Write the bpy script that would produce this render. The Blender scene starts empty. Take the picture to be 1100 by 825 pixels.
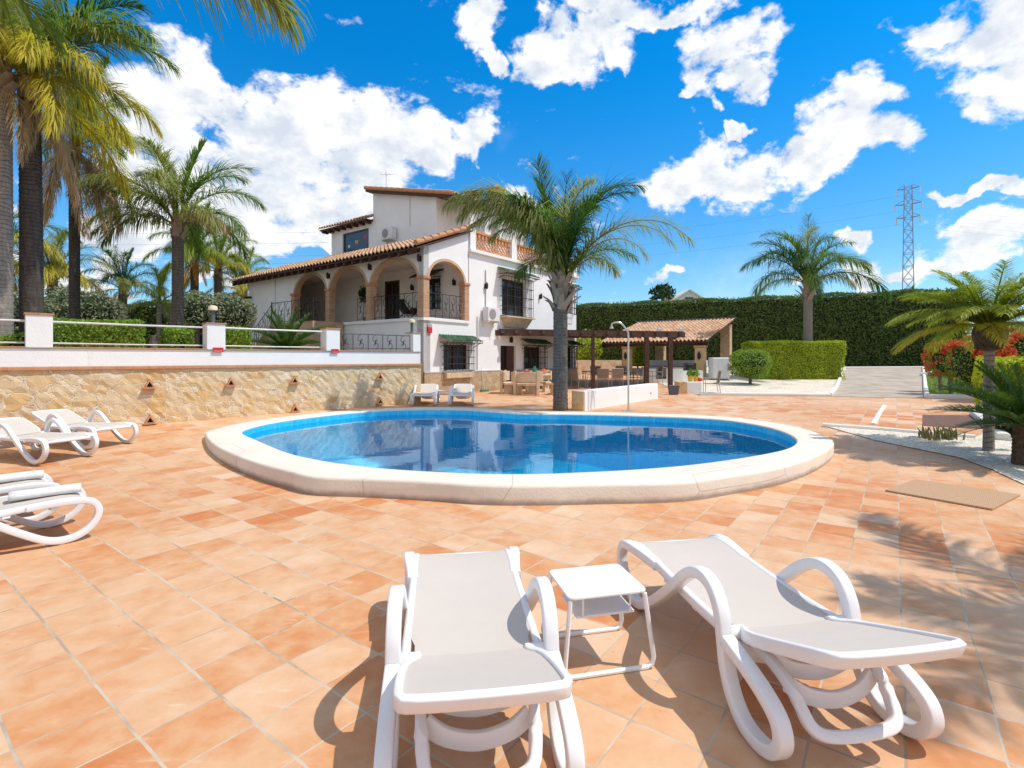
import bpy, math, random
import numpy as np
from mathutils import Vector, Matrix
random.seed(7); RNG = np.random.default_rng(11)
S = bpy.context.scene; COL = S.collection
R = math.radians
F = 552.0; HZ = 385.0; EYE = 1.6

# ------------------------------------------------------------------ terrain
def sst(a, b, x):
    t = min(1, max(0, (x - a) / (b - a))); return t * t * (3 - 2 * t)
def g(x, y):
    return 0.2 * sst(6.5, 13, y) + 0.7 * min(1, max(0, (y - 24) / 13))
def gp(px, py, lift=0.0):
    """point of the ground seen at a photo pixel"""
    lo, hi = 0.5, 90.0
    for _ in range(50):
        m = (lo + hi) / 2
        if EYE - (py - HZ) / F * m > g(0, m) + lift: lo = m
        else: hi = m
    return Vector(((px - 550) / F * lo, lo, g(0, lo) + lift))
def at(px, py, Y):
    return Vector(((px - 550) / F * Y, Y, EYE - (py - HZ) / F * Y))

# ------------------------------------------------------------------ nodes
class NT:
    def __init__(s, tree): s.t = tree; tree.nodes.clear()
    def n(s, typ, ins=None, **kw):
        nd = s.t.nodes.new(typ)
        for k, v in kw.items(): setattr(nd, k, v)
        for k, v in (ins or {}).items(): s.put(nd.inputs[k], v)
        return nd
    def put(s, sock, v):
        if isinstance(v, bpy.types.NodeSocket): s.t.links.new(v, sock)
        elif isinstance(v, bpy.types.Node): s.t.links.new(v.outputs[0], sock)
        else:
            if sock.type == 'RGBA' and len(v) == 3: v = (*v, 1)
            sock.default_value = v
    def m(s, op, a, b=0.0, c=0.0, clamp=False):
        nd = s.n('ShaderNodeMath', operation=op, use_clamp=clamp)
        s.put(nd.inputs[0], a); s.put(nd.inputs[1], b); s.put(nd.inputs[2], c); return nd.outputs[0]
    def vm(s, op, a, b=(0, 0, 0)):
        nd = s.n('ShaderNodeVectorMath', operation=op); s.put(nd.inputs[0], a); s.put(nd.inputs[1], b); return nd
    def mix(s, f, a, b, mode='MIX'):
        nd = s.n('ShaderNodeMix', data_type='RGBA', blend_type=mode)
        s.put(nd.inputs[0], f); s.put(nd.inputs[6], a); s.put(nd.inputs[7], b); return nd.outputs[2]
    def ramp(s, f, *st, interp='LINEAR'):
        nd = s.n('ShaderNodeValToRGB'); cr = nd.color_ramp; cr.interpolation = interp
        while len(cr.elements) < len(st): cr.elements.new(.5)
        for e, (p, c) in zip(cr.elements, st): e.position = p; e.color = (*c, 1) if len(c) == 3 else c
        s.put(nd.inputs[0], f); return nd.outputs[0]
    def noise(s, vec, scale, detail=4, rough=.55, out=0):
        nd = s.n('ShaderNodeTexNoise', {'Scale': scale, 'Detail': detail, 'Roughness': rough})
        if vec is not None: s.put(nd.inputs['Vector'], vec)
        return nd.outputs[out]
    def sstep(s, v, a, b):
        nd = s.n('ShaderNodeMapRange', {'From Min': a, 'From Max': b}, interpolation_type='SMOOTHSTEP')
        s.put(nd.inputs[0], v); return nd.outputs[0]
    def bump(s, h, st=.3, dist=.01):
        return s.n('ShaderNodeBump', {'Strength': st, 'Distance': dist, 'Height': h}).outputs[0]
    def out(s, sh, which='Surface'):
        o = s.n('ShaderNodeOutputMaterial'); s.t.links.new(sh if isinstance(sh, bpy.types.NodeSocket) else sh.outputs[0], o.inputs[which])

MATS = {}
def newmat(name):
    m = bpy.data.materials.new(name); m.use_nodes = True; MATS[name] = m
    return m, NT(m.node_tree)
def col3(c, k): return tuple(min(1, x * k) for x in c)

def mat(name, c, rough=.6, var=.12, scale=6, bump=0., bscale=None, spec=.4, metal=0., c2=None, objrand=0.):
    m, t = newmat(name)
    co = t.n('ShaderNodeTexCoord').outputs['Object']
    nz = t.noise(co, scale, 5, .6)
    f = t.sstep(nz, .3, .7)
    cc = t.mix(f, col3(c, 1 - var), col3(c2 or c, 1 + var))
    if objrand:
        rnd = t.n('ShaderNodeObjectInfo').outputs['Random']
        cc = t.mix(1.0, cc, t.ramp(rnd, (0, (1 - objrand,) * 3), (1, (1, 1, 1))), 'MULTIPLY')
    ins = {'Base Color': cc, 'Roughness': rough, 'Metallic': metal, 'Specular IOR Level': spec}
    if bump:
        ins['Normal'] = t.bump(t.noise(co, bscale or scale * 5, 6, .65), bump, .02)
    t.out(t.n('ShaderNodeBsdfPrincipled', ins)); return m

def leafmat(name, a, b, trans=.35, rough=.5, scale=2.5, spec=.3):
    """foliage: colour drifts leaf by leaf, light passes through"""
    m, t = newmat(name)
    geo = t.n('ShaderNodeNewGeometry')
    f = t.m('ADD', t.m('MULTIPLY', geo.outputs['Random Per Island'], .55), t.m('MULTIPLY', t.sstep(t.noise(geo.outputs['Position'], scale, 3), .3, .7), .45))
    c = t.mix(f, a, b)
    p = t.n('ShaderNodeBsdfPrincipled', {'Base Color': c, 'Roughness': rough, 'Specular IOR Level': spec})
    tr = t.n('ShaderNodeBsdfTranslucent', {'Color': t.mix(1.0, c, (1.0, 1.15, .55), 'MULTIPLY')})
    t.out(t.n('ShaderNodeMixShader', {0: trans, 1: p, 2: tr})); return m

# ------------------------------------------------------------------ meshes
class MB:
    def __init__(s): s.v = []; s.f = []; s.uv = None
    def add(s, vs, fs):
        o = len(s.v); s.v += [tuple(v) for v in vs]; s.f += [tuple(i + o for i in f) for f in fs]; return s
    def box(s, lo, hi, M=None):
        x0, y0, z0 = lo; x1, y1, z1 = hi
        vs = [(x0, y0, z0), (x1, y0, z0), (x1, y1, z0), (x0, y1, z0), (x0, y0, z1), (x1, y0, z1), (x1, y1, z1), (x0, y1, z1)]
        if M: vs = [M(*v) if callable(M) else M @ Vector(v) for v in vs]
        return s.add(vs, [(0, 3, 2, 1), (4, 5, 6, 7), (0, 1, 5, 4), (1, 2, 6, 5), (2, 3, 7, 6), (3, 0, 4, 7)])
    def tube(s, pts, r, n=8, cap=True):
        pts = [Vector(p) for p in pts]; k = len(pts)
        rr = r if isinstance(r, (list, tuple)) else [r] * k
        T = [(pts[min(i + 1, k - 1)] - pts[max(i - 1, 0)]).normalized() for i in range(k)]
        u = T[0].orthogonal().normalized(); vs = []
        for i in range(k):
            u = (u - T[i] * u.dot(T[i])).normalized(); w = T[i].cross(u)
            for j in range(n):
                a = 2 * math.pi * j / n; vs.append(pts[i] + (u * math.cos(a) + w * math.sin(a)) * rr[i])
        fs = [(i * n + j, i * n + (j + 1) % n, (i + 1) * n + (j + 1) % n, (i + 1) * n + j) for i in range(k - 1) for j in range(n)]
        if cap: fs += [tuple(range(n - 1, -1, -1)), tuple((k - 1) * n + j for j in range(n))]
        return s.add(vs, fs)
    def ribbon(s, pts, w, h, lat=(0, 1, 0), closed=False, bev=.35):
        """sweep a rounded bar of width w along lat and thickness h in its plane"""
        pts = [Vector(p) for p in pts]; k = len(pts); L = Vector(lat).normalized(); vs = []
        b = min(w, h) * bev
        prof = [(-w/2 + b, -h/2), (w/2 - b, -h/2), (w/2 - b*.29, -h/2 + b*.29), (w/2, -h/2 + b), (w/2, h/2 - b), (w/2 - b*.29, h/2 - b*.29), (w/2 - b, h/2), (-w/2 + b, h/2), (-w/2 + b*.29, h/2 - b*.29), (-w/2, h/2 - b), (-w/2, -h/2 + b), (-w/2 + b*.29, -h/2 + b*.29)]
        n = len(prof)
        for i in range(k):
            if closed: T = (pts[(i + 1) % k] - pts[i - 1]).normalized()
            else: T = (pts[min(i + 1, k - 1)] - pts[max(i - 1, 0)]).normalized()
            l = (L - T * L.dot(T)).normalized(); N = T.cross(l)
            for a, c in prof: vs.append(pts[i] + l * a + N * c)
        rng = range(k if closed else k - 1)
        fs = [(i * n + j, i * n + (j + 1) % n, ((i + 1) % k) * n + (j + 1) % n, ((i + 1) % k) * n + j) for i in rng for j in range(n)]
        if not closed: fs += [tuple(range(n - 1, -1, -1)), tuple((k - 1) * n + j for j in range(n))]
        return s.add(vs, fs)
    def lathe(s, prof, n=16, c=(0, 0, 0)):
        vs = [(c[0] + r * math.cos(2 * math.pi * j / n), c[1] + r * math.sin(2 * math.pi * j / n), c[2] + z) for r, z in prof for j in range(n)]
        k = len(prof)
        fs = [(i * n + j, i * n + (j + 1) % n, (i + 1) * n + (j + 1) % n, (i + 1) * n + j) for i in range(k - 1) for j in range(n)]
        fs += [tuple(range(n - 1, -1, -1)), tuple((k - 1) * n + j for j in range(n))]
        return s.add(vs, fs)
    def prism(s, poly, z0, z1, M=None):
        n = len(poly); vs = [(x, y, z0) for x, y in poly] + [(x, y, z1) for x, y in poly]
        if M: vs = [M(*v) for v in vs]
        return s.add(vs, [tuple(range(n - 1, -1, -1)), tuple(range(n, 2 * n))] + [(i, (i + 1) % n, n + (i + 1) % n, n + i) for i in range(n)])
    def build(s, name, material, parent=None, smooth=False, bevel=0., loc=None, angle=35):
        me = bpy.data.meshes.new(name); me.from_pydata(s.v, [], s.f); me.update()
        if smooth:
            me.polygons.foreach_set('use_smooth', [True] * len(me.polygons))
            if hasattr(me, 'set_sharp_from_angle'): me.set_sharp_from_angle(angle=R(angle))
        me.materials.append(MATS[material] if isinstance(material, str) else material)
        o = bpy.data.objects.new(name, me); COL.objects.link(o)
        if parent: o.parent = parent
        if loc: o.location = loc
        if bevel:
            b = o.modifiers.new('edge', 'BEVEL'); b.width = bevel; b.segments = 2; b.limit_method = 'ANGLE'; b.angle_limit = R(40)
        return o
def npmesh(name, V, Fq, material, parent=None, smooth=False, loc=None):
    me = bpy.data.meshes.new(name); V = np.asarray(V, dtype=np.float32); Fq = np.asarray(Fq, dtype=np.int32)
    k = Fq.shape[1]
    me.vertices.add(len(V)); me.vertices.foreach_set('co', V.ravel())
    me.loops.add(Fq.size); me.loops.foreach_set('vertex_index', Fq.ravel())
    me.polygons.add(len(Fq)); me.polygons.foreach_set('loop_start', np.arange(0, Fq.size, k, dtype=np.int32)); me.polygons.foreach_set('loop_total', np.full(len(Fq), k, dtype=np.int32))
    if smooth: me.polygons.foreach_set('use_smooth', [True] * len(Fq))
    me.update(calc_edges=True); me.validate()
    me.materials.append(MATS[material] if isinstance(material, str) else material)
    o = bpy.data.objects.new(name, me); COL.objects.link(o)
    if parent: o.parent = parent
    if loc: o.location = loc
    return o
def smooth_path(P, n=6, closed=False):
    P = [Vector(p) for p in P]; out = []; k = len(P)
    for i in range(k if closed else k - 1):
        if closed: a, b, c, d = P[i - 1], P[i], P[(i + 1) % k], P[(i + 2) % k]
        else: a, b, c, d = P[max(i - 1, 0)], P[i], P[i + 1], P[min(i + 2, k - 1)]
        for j in range(n):
            t = j / n
            out.append(.5 * ((2 * b) + (c - a) * t + (2 * a - 5 * b + 4 * c - d) * t * t + (3 * b - a - 3 * c + d) * t ** 3))
    if not closed: out.append(P[-1])
    return out
def tag(o, label=None, cat=None, group=None, kind=None):
    if label: o['label'] = label
    if cat: o['category'] = cat
    if group: o['group'] = group
    if kind: o['kind'] = kind
    return o
def thing(name, label, cat, loc=(0, 0, 0), rz=0., group=None):
    o = bpy.data.objects.new(name, None); COL.objects.link(o); o.location = loc; o.rotation_euler = (0, 0, rz)
    o.empty_display_size = .2
    return tag(o, label, cat, group)
def copy_tree(o, parent=None):
    c = o.copy(); COL.objects.link(c)
    if parent: c.parent = parent
    for ch in list(o.children): copy_tree(ch, c)
    return c
def again(o, loc, rz, label, group=None):
    c = copy_tree(o); c.location = loc; c.rotation_euler = (0, 0, rz); c['label'] = label
    if group: c['group'] = group
    return c
def leaves(P, N, size, aspect=.45, jit=.8, bend=.25):
    """leaf-sized folded quads at points P, facing roughly along N"""
    P = np.asarray(P); n = len(P)
    N = np.asarray(N) + RNG.normal(0, jit, (n, 3)); N /= np.linalg.norm(N, axis=1)[:, None] + 1e-9
    A = RNG.normal(0, 1, (n, 3)); A -= N * (A * N).sum(1)[:, None]; A /= np.linalg.norm(A, axis=1)[:, None] + 1e-9
    B = np.cross(N, A); sz = (size * RNG.uniform(.6, 1.3, n))[:, None]
    V = np.stack([P - A * sz * .5, P + B * sz * aspect * .5 + N * sz * bend * .2, P + A * sz * .5, P - B * sz * aspect * .5 + N * sz * bend * .2], 1).reshape(-1, 3)
    return V, np.arange(n * 4).reshape(n, 4)
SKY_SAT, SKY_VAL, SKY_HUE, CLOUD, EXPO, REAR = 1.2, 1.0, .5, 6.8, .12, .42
# ------------------------------------------------------------------ materials
D1 = Vector((-.8017, .5977, 0)); D2 = Vector((.5977, .8017, 0))
def tile_material():
    m, t = newmat('terracotta tiles')
    pos = t.n('ShaderNodeNewGeometry').outputs['Position']
    wob = t.vm('SCALE', t.vm('SUBTRACT', t.noise(pos, 1.3, 2, .5, out=1), (.5, .5, .5)).outputs[0]); wob.inputs['Scale'].default_value = .03
    p2 = t.vm('ADD', pos, wob.outputs[0]).outputs[0]
    u = t.m('DIVIDE', t.m('SUBTRACT', t.vm('DOT_PRODUCT', p2, tuple(D1)).outputs['Value'], 2.567), .325)
    v = t.m('DIVIDE', t.m('SUBTRACT', t.vm('DOT_PRODUCT', p2, tuple(D2)).outputs['Value'], .80), .334)
    fu, fv = t.m('FRACT', u), t.m('FRACT', v)
    du = t.m('MULTIPLY', t.m('MINIMUM', fu, t.m('SUBTRACT', 1, fu)), .325)
    dv = t.m('MULTIPLY', t.m('MINIMUM', fv, t.m('SUBTRACT', 1, fv)), .334)
    rough_e = t.m('MULTIPLY', t.m('SUBTRACT', t.noise(pos, 30, 3), .5), .006)
    wide = t.m('ADD', .0022, t.m('MULTIPLY', t.noise(pos, .9, 2), .004))
    j1 = t.sstep(t.m('ADD', t.m('SUBTRACT', dv, t.m('MULTIPLY', wide, 1.3)), rough_e), -.0005, .003)
    j2 = t.sstep(t.m('ADD', t.m('SUBTRACT', du, t.m('MULTIPLY', wide, .9)), rough_e), -.0005, .0025)
    tilef = t.m('MULTIPLY', j1, j2)
    cell = t.n('ShaderNodeCombineXYZ', {0: t.m('FLOOR', u), 1: t.m('FLOOR', v)})
    wn = t.n('ShaderNodeTexWhiteNoise', {'Vector': cell}, noise_dimensions='3D')
    r1 = wn.outputs['Value']
    r2 = t.n('ShaderNodeSeparateColor', {0: wn.outputs['Color']}).outputs[1]
    # per-tile firing, plus cloudy drift inside a tile, plus big drift over the terrace
    loc = t.vm('ADD', pos, t.vm('SCALE', wn.outputs['Color']).outputs[0])
    loc.inputs[1].links[0].from_node.inputs['Scale'].default_value = 40
    inn = t.noise(loc.outputs[0], 5.5, 5, .6)
    big = t.noise(pos, .28, 2)
    near = t.n('ShaderNodeMapRange', {'From Min': 1.5, 'From Max': 6.0, 'To Min': .28, 'To Max': .62})
    t.put(near.inputs[0], t.n('ShaderNodeSeparateXYZ', {0: pos}).outputs[1])
    s = t.m('ADD', t.m('ADD', t.m('MULTIPLY', t.m('SUBTRACT', r1, .5), t.m('ADD', .25, t.m('MULTIPLY', t.sstep(t.noise(pos, .45, 3), .42, .62), .75))), t.m('MULTIPLY', t.m('SUBTRACT', inn, .5), 1.05)), t.m('ADD', .53, t.m('MULTIPLY', t.m('SUBTRACT', big, .5), 1.2)), clamp=True)
    c = t.ramp(s, (.0, (.54, .18, .06)), (.25, (.58, .26, .11)), (.5, (.625, .365, .205)), (.75, (.66, .435, .275)), (1, (.69, .50, .35)))
    c = t.mix(t.m('MULTIPLY', r2, .18), c, (.64, .30, .12))
    streak = t.n('ShaderNodeMapping', {'Vector': pos, 'Rotation': (0, 0, R(37)), 'Scale': (1, 5, 1)})
    c = t.mix(t.m('MULTIPLY', t.sstep(t.noise(streak, 3.2, 6, .7), .56, .76), .55), c, (.74, .56, .42))
    c = t.mix(t.m('MULTIPLY', t.sstep(t.noise(pos, 19, 4, .7), .66, .74), .5), c, (.36, .15, .07))
    gr = t.mix(t.sstep(t.noise(pos, 2.2, 4), .42, .62), (.56, .47, .36), (.40, .30, .21))
    gr = t.mix(t.m('MULTIPLY', t.sstep(t.noise(pos, 4.2, 3), .62, .68), .6), gr, (.2, .14, .1))
    col = t.mix(tilef, gr, c)
    h = t.m('ADD', t.m('MULTIPLY', tilef, .5), t.m('MULTIPLY', t.noise(pos, 26, 5), .35))
    rg = t.m('ADD', .5, t.m('MULTIPLY', inn, .25))
    t.out(t.n('ShaderNodeBsdfPrincipled', {'Base Color': col, 'Roughness': rg, 'Specular IOR Level': .22, 'Normal': t.bump(h, .35, .006)}))
tile_material()

def rubble(name, cols, scale=3.2, mortar=(.60, .47, .30), mw=.055, stretch=(1, 1, 1.45)):
    m, t = newmat(name)
    co = t.n('ShaderNodeTexCoord').outputs['Object']
    wob = t.vm('SCALE', t.vm('SUBTRACT', t.noise(co, 2.6, 4, .6, out=1), (.5, .5, .5)).outputs[0]); wob.inputs['Scale'].default_value = .42
    w = t.n('ShaderNodeMapping', {'Vector': t.vm('ADD', co, wob.outputs[0]), 'Scale': stretch})
    e = t.n('ShaderNodeTexVoronoi', {'Vector': w, 'Scale': scale}, feature='DISTANCE_TO_EDGE').outputs['Distance']
    v = t.n('ShaderNodeTexVoronoi', {'Vector': w, 'Scale': scale}, feature='F1')
    rr = t.n('ShaderNodeSeparateColor', {0: v.outputs['Color']}).outputs[0]
    n = len(cols)
    c = t.ramp(rr, *[(i / (n - 1), k) for i, k in enumerate(cols)])
    c = t.mix(t.m('MULTIPLY', t.sstep(t.noise(co, 7, 6, .7), .35, .7), .5), c, t.mix(.5, c, (.52, .34, .17)))
    c = t.mix(t.m('MULTIPLY', t.sstep(t.noise(co, 16, 5, .7), .58, .72), .35), c, (.30, .18, .10))
    f = t.sstep(t.m('ADD', e, t.m('MULTIPLY', t.m('SUBTRACT', t.noise(co, 14, 3), .5), .06)), mw * .55, mw)
    col = t.mix(f, t.mix(t.noise(co, 9, 4), mortar, col3(mortar, 1.25)), c)
    line = t.sstep(t.m('ABSOLUTE', t.m('SUBTRACT', e, mw * .9)), 0, .018)
    col = t.mix(t.m('MULTIPLY', t.m('SUBTRACT', 1, line), t.m('MULTIPLY', t.sstep(t.noise(co, 3, 2), .45, .6), .5)), col, (.28, .17, .09))
    h = t.m('ADD', f, t.m('MULTIPLY', t.noise(co, 20, 6, .7), .6))
    t.out(t.n('ShaderNodeBsdfPrincipled', {'Base Color': col, 'Roughness': .85, 'Specular IOR Level': .2, 'Normal': t.bump(h, .6, .03)}))
rubble('ochre rubble', [(.66, .50, .30), (.72, .58, .38), (.66, .43, .18), (.74, .63, .46), (.70, .54, .31), (.62, .40, .19), (.72, .60, .42)], mortar=(.66, .55, .40))
rubble('plinth rubble', [(.50, .36, .20), (.56, .43, .27), (.40, .28, .17), (.60, .48, .32), (.44, .30, .15)], scale=3.6, mortar=(.42, .34, .24))
rubble('pillar stone', [(.60, .38, .20), (.66, .48, .28), (.52, .30, .16), (.70, .52, .32)], scale=5, mortar=(.55, .42, .27))
rubble('sandstone block', [(.64, .42, .20), (.70, .50, .27), (.66, .44, .21)], scale=1.6, mortar=(.60, .42, .22), mw=.02)

def brick(name, a, b, mortar, sx=.24, sz=.065):
    m, t = newmat(name)
    co = t.n('ShaderNodeTexCoord').outputs['Object']
    s = t.n('ShaderNodeSeparateXYZ', {0: co})
    vec = t.n('ShaderNodeCombineXYZ', {0: t.m('ADD', s.outputs[0], s.outputs[1]), 1: s.outputs[2]})
    bt = t.n('ShaderNodeTexBrick', {'Vector': vec, 'Color1': (*a, 1), 'Color2': (*b, 1), 'Mortar': (*mortar, 1), 'Scale': 1.0, 'Mortar Size': .007, 'Brick Width': sx, 'Row Height': sz})
    c = t.mix(t.m('MULTIPLY', t.noise(co, 11, 5, .65), .5), bt.outputs[0], t.mix(.6, bt.outputs[0], mortar))
    t.out(t.n('ShaderNodeBsdfPrincipled', {'Base Color': c, 'Roughness': .85, 'Specular IOR Level': .2, 'Normal': t.bump(t.m('SUBTRACT', 1, bt.outputs['Fac']), .5, .01)}))
brick('pier brick', (.44, .20, .10), (.56, .33, .19), (.52, .42, .32))
brick('arch brick', (.55, .34, .19), (.66, .46, .29), (.56, .44, .32), .07, .4)
brick('cap brick', (.50, .20, .09), (.58, .28, .13), (.50, .36, .24), .13, .3)

def plaster(name, c=(.87, .865, .85), st=.5):
    m, t = newmat(name)
    co = t.n('ShaderNodeTexCoord').outputs['Object']
    f = t.sstep(t.noise(co, .9, 6, .6), .3, .75)
    cc = t.mix(f, c, col3(c, .93))
    drip = t.n('ShaderNodeMapping', {'Vector': co, 'Scale': (3, 3, .35)})
    cc = t.mix(t.m('MULTIPLY', t.sstep(t.noise(drip, 2.2, 5, .65), .58, .78), .22), cc, (.55, .50, .43))
    h = t.m('ADD', t.noise(co, 35, 5, .6), t.m('MULTIPLY', t.noise(co, 2.5, 3), 1.5))
    t.out(t.n('ShaderNodeBsdfPrincipled', {'Base Color': cc, 'Roughness': .85, 'Specular IOR Level': .2, 'Normal': t.bump(h, st, .01)}))
plaster('white plaster')
def rim_paint():
    m, t = newmat('pool rim paint')
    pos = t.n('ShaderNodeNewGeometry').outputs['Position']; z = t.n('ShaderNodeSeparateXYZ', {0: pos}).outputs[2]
    c = t.mix(t.sstep(t.noise(pos, 1.1, 6, .6), .3, .7), (.80, .725, .63), (.74, .655, .56))
    c = t.mix(t.m('MULTIPLY', t.sstep(t.noise(pos, 5, 6, .7), .57, .72), .35), c, (.56, .45, .35))
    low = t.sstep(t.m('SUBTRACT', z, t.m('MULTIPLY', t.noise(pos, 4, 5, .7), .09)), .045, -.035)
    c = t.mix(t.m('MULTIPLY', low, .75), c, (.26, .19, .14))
    spl = t.n('ShaderNodeTexVoronoi', {'Vector': pos, 'Scale': .42}, feature='DISTANCE_TO_EDGE').outputs['Distance']
    c = t.mix(t.m('MULTIPLY', t.sstep(spl, .004, .0012), .45), c, (.36, .28, .22))
    h = t.m('ADD', t.noise(pos, 40, 5, .6), t.m('MULTIPLY', t.noise(pos, 3, 3), 2.))
    t.out(t.n('ShaderNodeBsdfPrincipled', {'Base Color': c, 'Roughness': .8, 'Specular IOR Level': .2, 'Normal': t.bump(h, .4, .01)}))
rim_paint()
plaster('kerb white', (.78, .76, .72)); plaster('render grey', (.62, .60, .57))

def roof_tiles(name, cols):
    m, t = newmat(name)
    uv = t.n('ShaderNodeUVMap').outputs[0]
    wn = t.n('ShaderNodeTexWhiteNoise', {'Vector': t.vm('FLOOR', uv)}, noise_dimensions='2D')
    co = t.n('ShaderNodeTexCoord').outputs['Object']
    n = len(cols)
    c = t.ramp(wn.outputs['Value'], *[(i / (n - 1), k) for i, k in enumerate(cols)])
    c = t.mix(t.m('MULTIPLY', t.sstep(t.noise(co, 6, 6, .7), .45, .75), .6), c, (.30, .20, .13))
    c = t.mix(t.m('MULTIPLY', t.sstep(t.noise(co, 2, 4, .7), .52, .7), .45), c, (.66, .52, .38))
    t.out(t.n('ShaderNodeBsdfPrincipled', {'Base Color': c, 'Roughness': .9, 'Specular IOR Level': .15, 'Normal': t.bump(t.noise(co, 40, 4), .4, .01)}))
roof_tiles('barrel tiles', [(.42, .22, .12), (.60, .40, .26), (.54, .30, .17), (.66, .48, .34), (.50, .33, .22)])
roof_tiles('green glazed tiles', [(.03, .10, .06), (.06, .17, .10), (.10, .20, .13)])

mat('white resin', (.80, .79, .80), .32, .03, 3, spec=.5)
mat('taupe sling', (.58, .52, .465), .75, .015, 6, bump=.12, bscale=600, spec=.2)
mat('white enamel', (.84, .84, .84), .35, .03, 5)
mat('towel', (.84, .84, .83), .95, .05, 30, bump=.7, bscale=160, spec=.1)
mat('black iron', (.018, .017, .018), .5, .2, 10)
mat('galvanised', (.55, .56, .57), .4, .15, 8, metal=.6)
mat('pale rail', (.66, .66, .64), .45, .1, 6)
mat('chrome', (.62, .60, .56), .28, .1, 6, metal=.85)
mat('dark beam', (.075, .035, .022), .7, .3, 9, bump=.3)
mat('door wood', (.075, .030, .018), .5, .3, 7, bump=.2)
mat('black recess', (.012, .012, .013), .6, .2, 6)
mat('old wood', (.35, .25, .17), .8, .2, 8)
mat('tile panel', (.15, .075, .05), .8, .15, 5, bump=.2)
mat('concrete path', (.40, .33, .26), .9, .12, 1.2, bump=.1, c2=(.46, .39, .32))
mat('cream stone', (.66, .52, .37), .8, .12, 7, bump=.3)
mat('seam grey', (.42, .42, .43), .6, .1, 5)
mat('unit white', (.72, .71, .69), .5, .05, 5)
mat('unit grille', (.30, .29, .28), .6, .1, 30)
mat('red sign', (.62, .03, .02), .5, .1, 20)
mat('sign white', (.75, .72, .68), .5, .05, 20)
mat('lamp glass', (.80, .70, .48), .3, .05, 10)
mat('lamp post', (.08, .10, .12), .5, .1, 10)
mat('terracotta', (.52, .26, .13), .85, .2, 12, bump=.2)
mat('lattice clay', (.60, .30, .14), .85, .2, 9)
mat('sill clay', (.60, .47, .30), .85, .15, 5)
mat('yellow pot', (.72, .42, .02), .4, .1, 10)
mat('grey pot', (.10, .11, .14), .6, .1, 10)
mat('black plastic', (.02, .02, .022), .4, .2, 10)
mat('taupe mesh', (.26, .20, .155), .8, .12, 50)
mat('chair frame', (.42, .36, .30), .45, .1, 10, metal=.3)
mat('table slate', (.22, .21, .20), .5, .15, 10)
mat('red glaze', (.62, .05, .03), .4, .1, 10)
mat('green glaze', (.03, .24, .13), .35, .1, 10)
mat('orange fruit', (.72, .18, .04), .5, .2, 30)
mat('steel', (.45, .46, .48), .35, .1, 6, metal=.8)
def trunkmat(name, c, c2, pitch=.085):
    m, t = newmat(name)
    co = t.n('ShaderNodeTexCoord').outputs['Object']
    z = t.m('ADD', t.m('DIVIDE', t.n('ShaderNodeSeparateXYZ', {0: co}).outputs[2], pitch), t.m('MULTIPLY', t.noise(co, 3.5, 4), 2.2))
    saw = t.m('FRACT', z); scar = t.sstep(saw, .80, .96)
    st = t.n('ShaderNodeMapping', {'Vector': co, 'Scale': (9, 9, 1.6)})
    cc = t.mix(t.sstep(t.noise(st, 2.4, 6, .7), .3, .72), c, c2)
    cc = t.mix(t.m('MULTIPLY', scar, .75), cc, col3(c, .45))
    cc = t.mix(t.m('MULTIPLY', t.sstep(t.noise(co, 5, 5, .7), .58, .72), .5), cc, col3(c2, 1.5))
    h = t.m('ADD', t.m('SUBTRACT', saw, t.m('MULTIPLY', scar, 1.2)), t.m('MULTIPLY', t.noise(st, 6, 5), .8))
    t.out(t.n('ShaderNodeBsdfPrincipled', {'Base Color': cc, 'Roughness': .92, 'Specular IOR Level': .15, 'Normal': t.bump(h, .8, .02)}))
trunkmat('trunk grey', (.125, .108, .094), (.20, .175, .15)); trunkmat('trunk dark', (.065, .056, .05), (.12, .105, .092)); trunkmat('trunk pale', (.24, .21, .18), (.36, .32, .28))
mat('boot fibre', (.40, .33, .27), .85, .35, 10, bump=.6, c2=(.30, .23, .17))
mat('boot dark', (.10, .065, .04), .9, .4, 16, bump=.8)
mat('bark', (.20, .15, .11), .9, .3, 12, bump=.8)
mat('far wall', (.72, .72, .70), .8, .05, 2)
mat('pylon steel', (.33, .36, .40), .6, .08, 3)
mat('cable', (.20, .21, .23), .6, .1, 3)
mat('porcelain', (.75, .74, .70), .3, .05, 10)
mat('hedge core', (.022, .038, .012), .95, .4, 3)
mat('bright core', (.15, .19, .02), .95, .4, 3)
mat('garden soil', (.20, .14, .09), .95, .3, 3, bump=.6)
mat('far field', (.24, .22, .13), .95, .3, .02)
mat('lawn soil', (.14, .19, .04), .95, .3, 4)
mat('blue cloth', (.03, .16, .42), .7, .1, 10)

def gravel(name, a, b):
    m, t = newmat(name)
    pos = t.n('ShaderNodeNewGeometry').outputs['Position']
    v = t.n('ShaderNodeTexVoronoi', {'Vector': pos, 'Scale': 34.})
    c = t.ramp(t.n('ShaderNodeSeparateColor', {0: v.outputs['Color']}).outputs[0], (0, a), (.6, b), (1, col3(b, 1.08)))
    c = t.mix(t.m('MULTIPLY', t.sstep(t.noise(pos, 1.5, 4), .5, .72), .5), c, (.40, .30, .20))
    t.out(t.n('ShaderNodeBsdfPrincipled', {'Base Color': c, 'Roughness': .9, 'Specular IOR Level': .15, 'Normal': t.bump(t.m('SUBTRACT', 1, v.outputs['Distance']), .8, .02)}))
gravel('white gravel', (.54, .47, .38), (.80, .73, .62))
mat('pebble', (.70, .66, .59), .8, .2, 12, objrand=.1)

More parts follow.
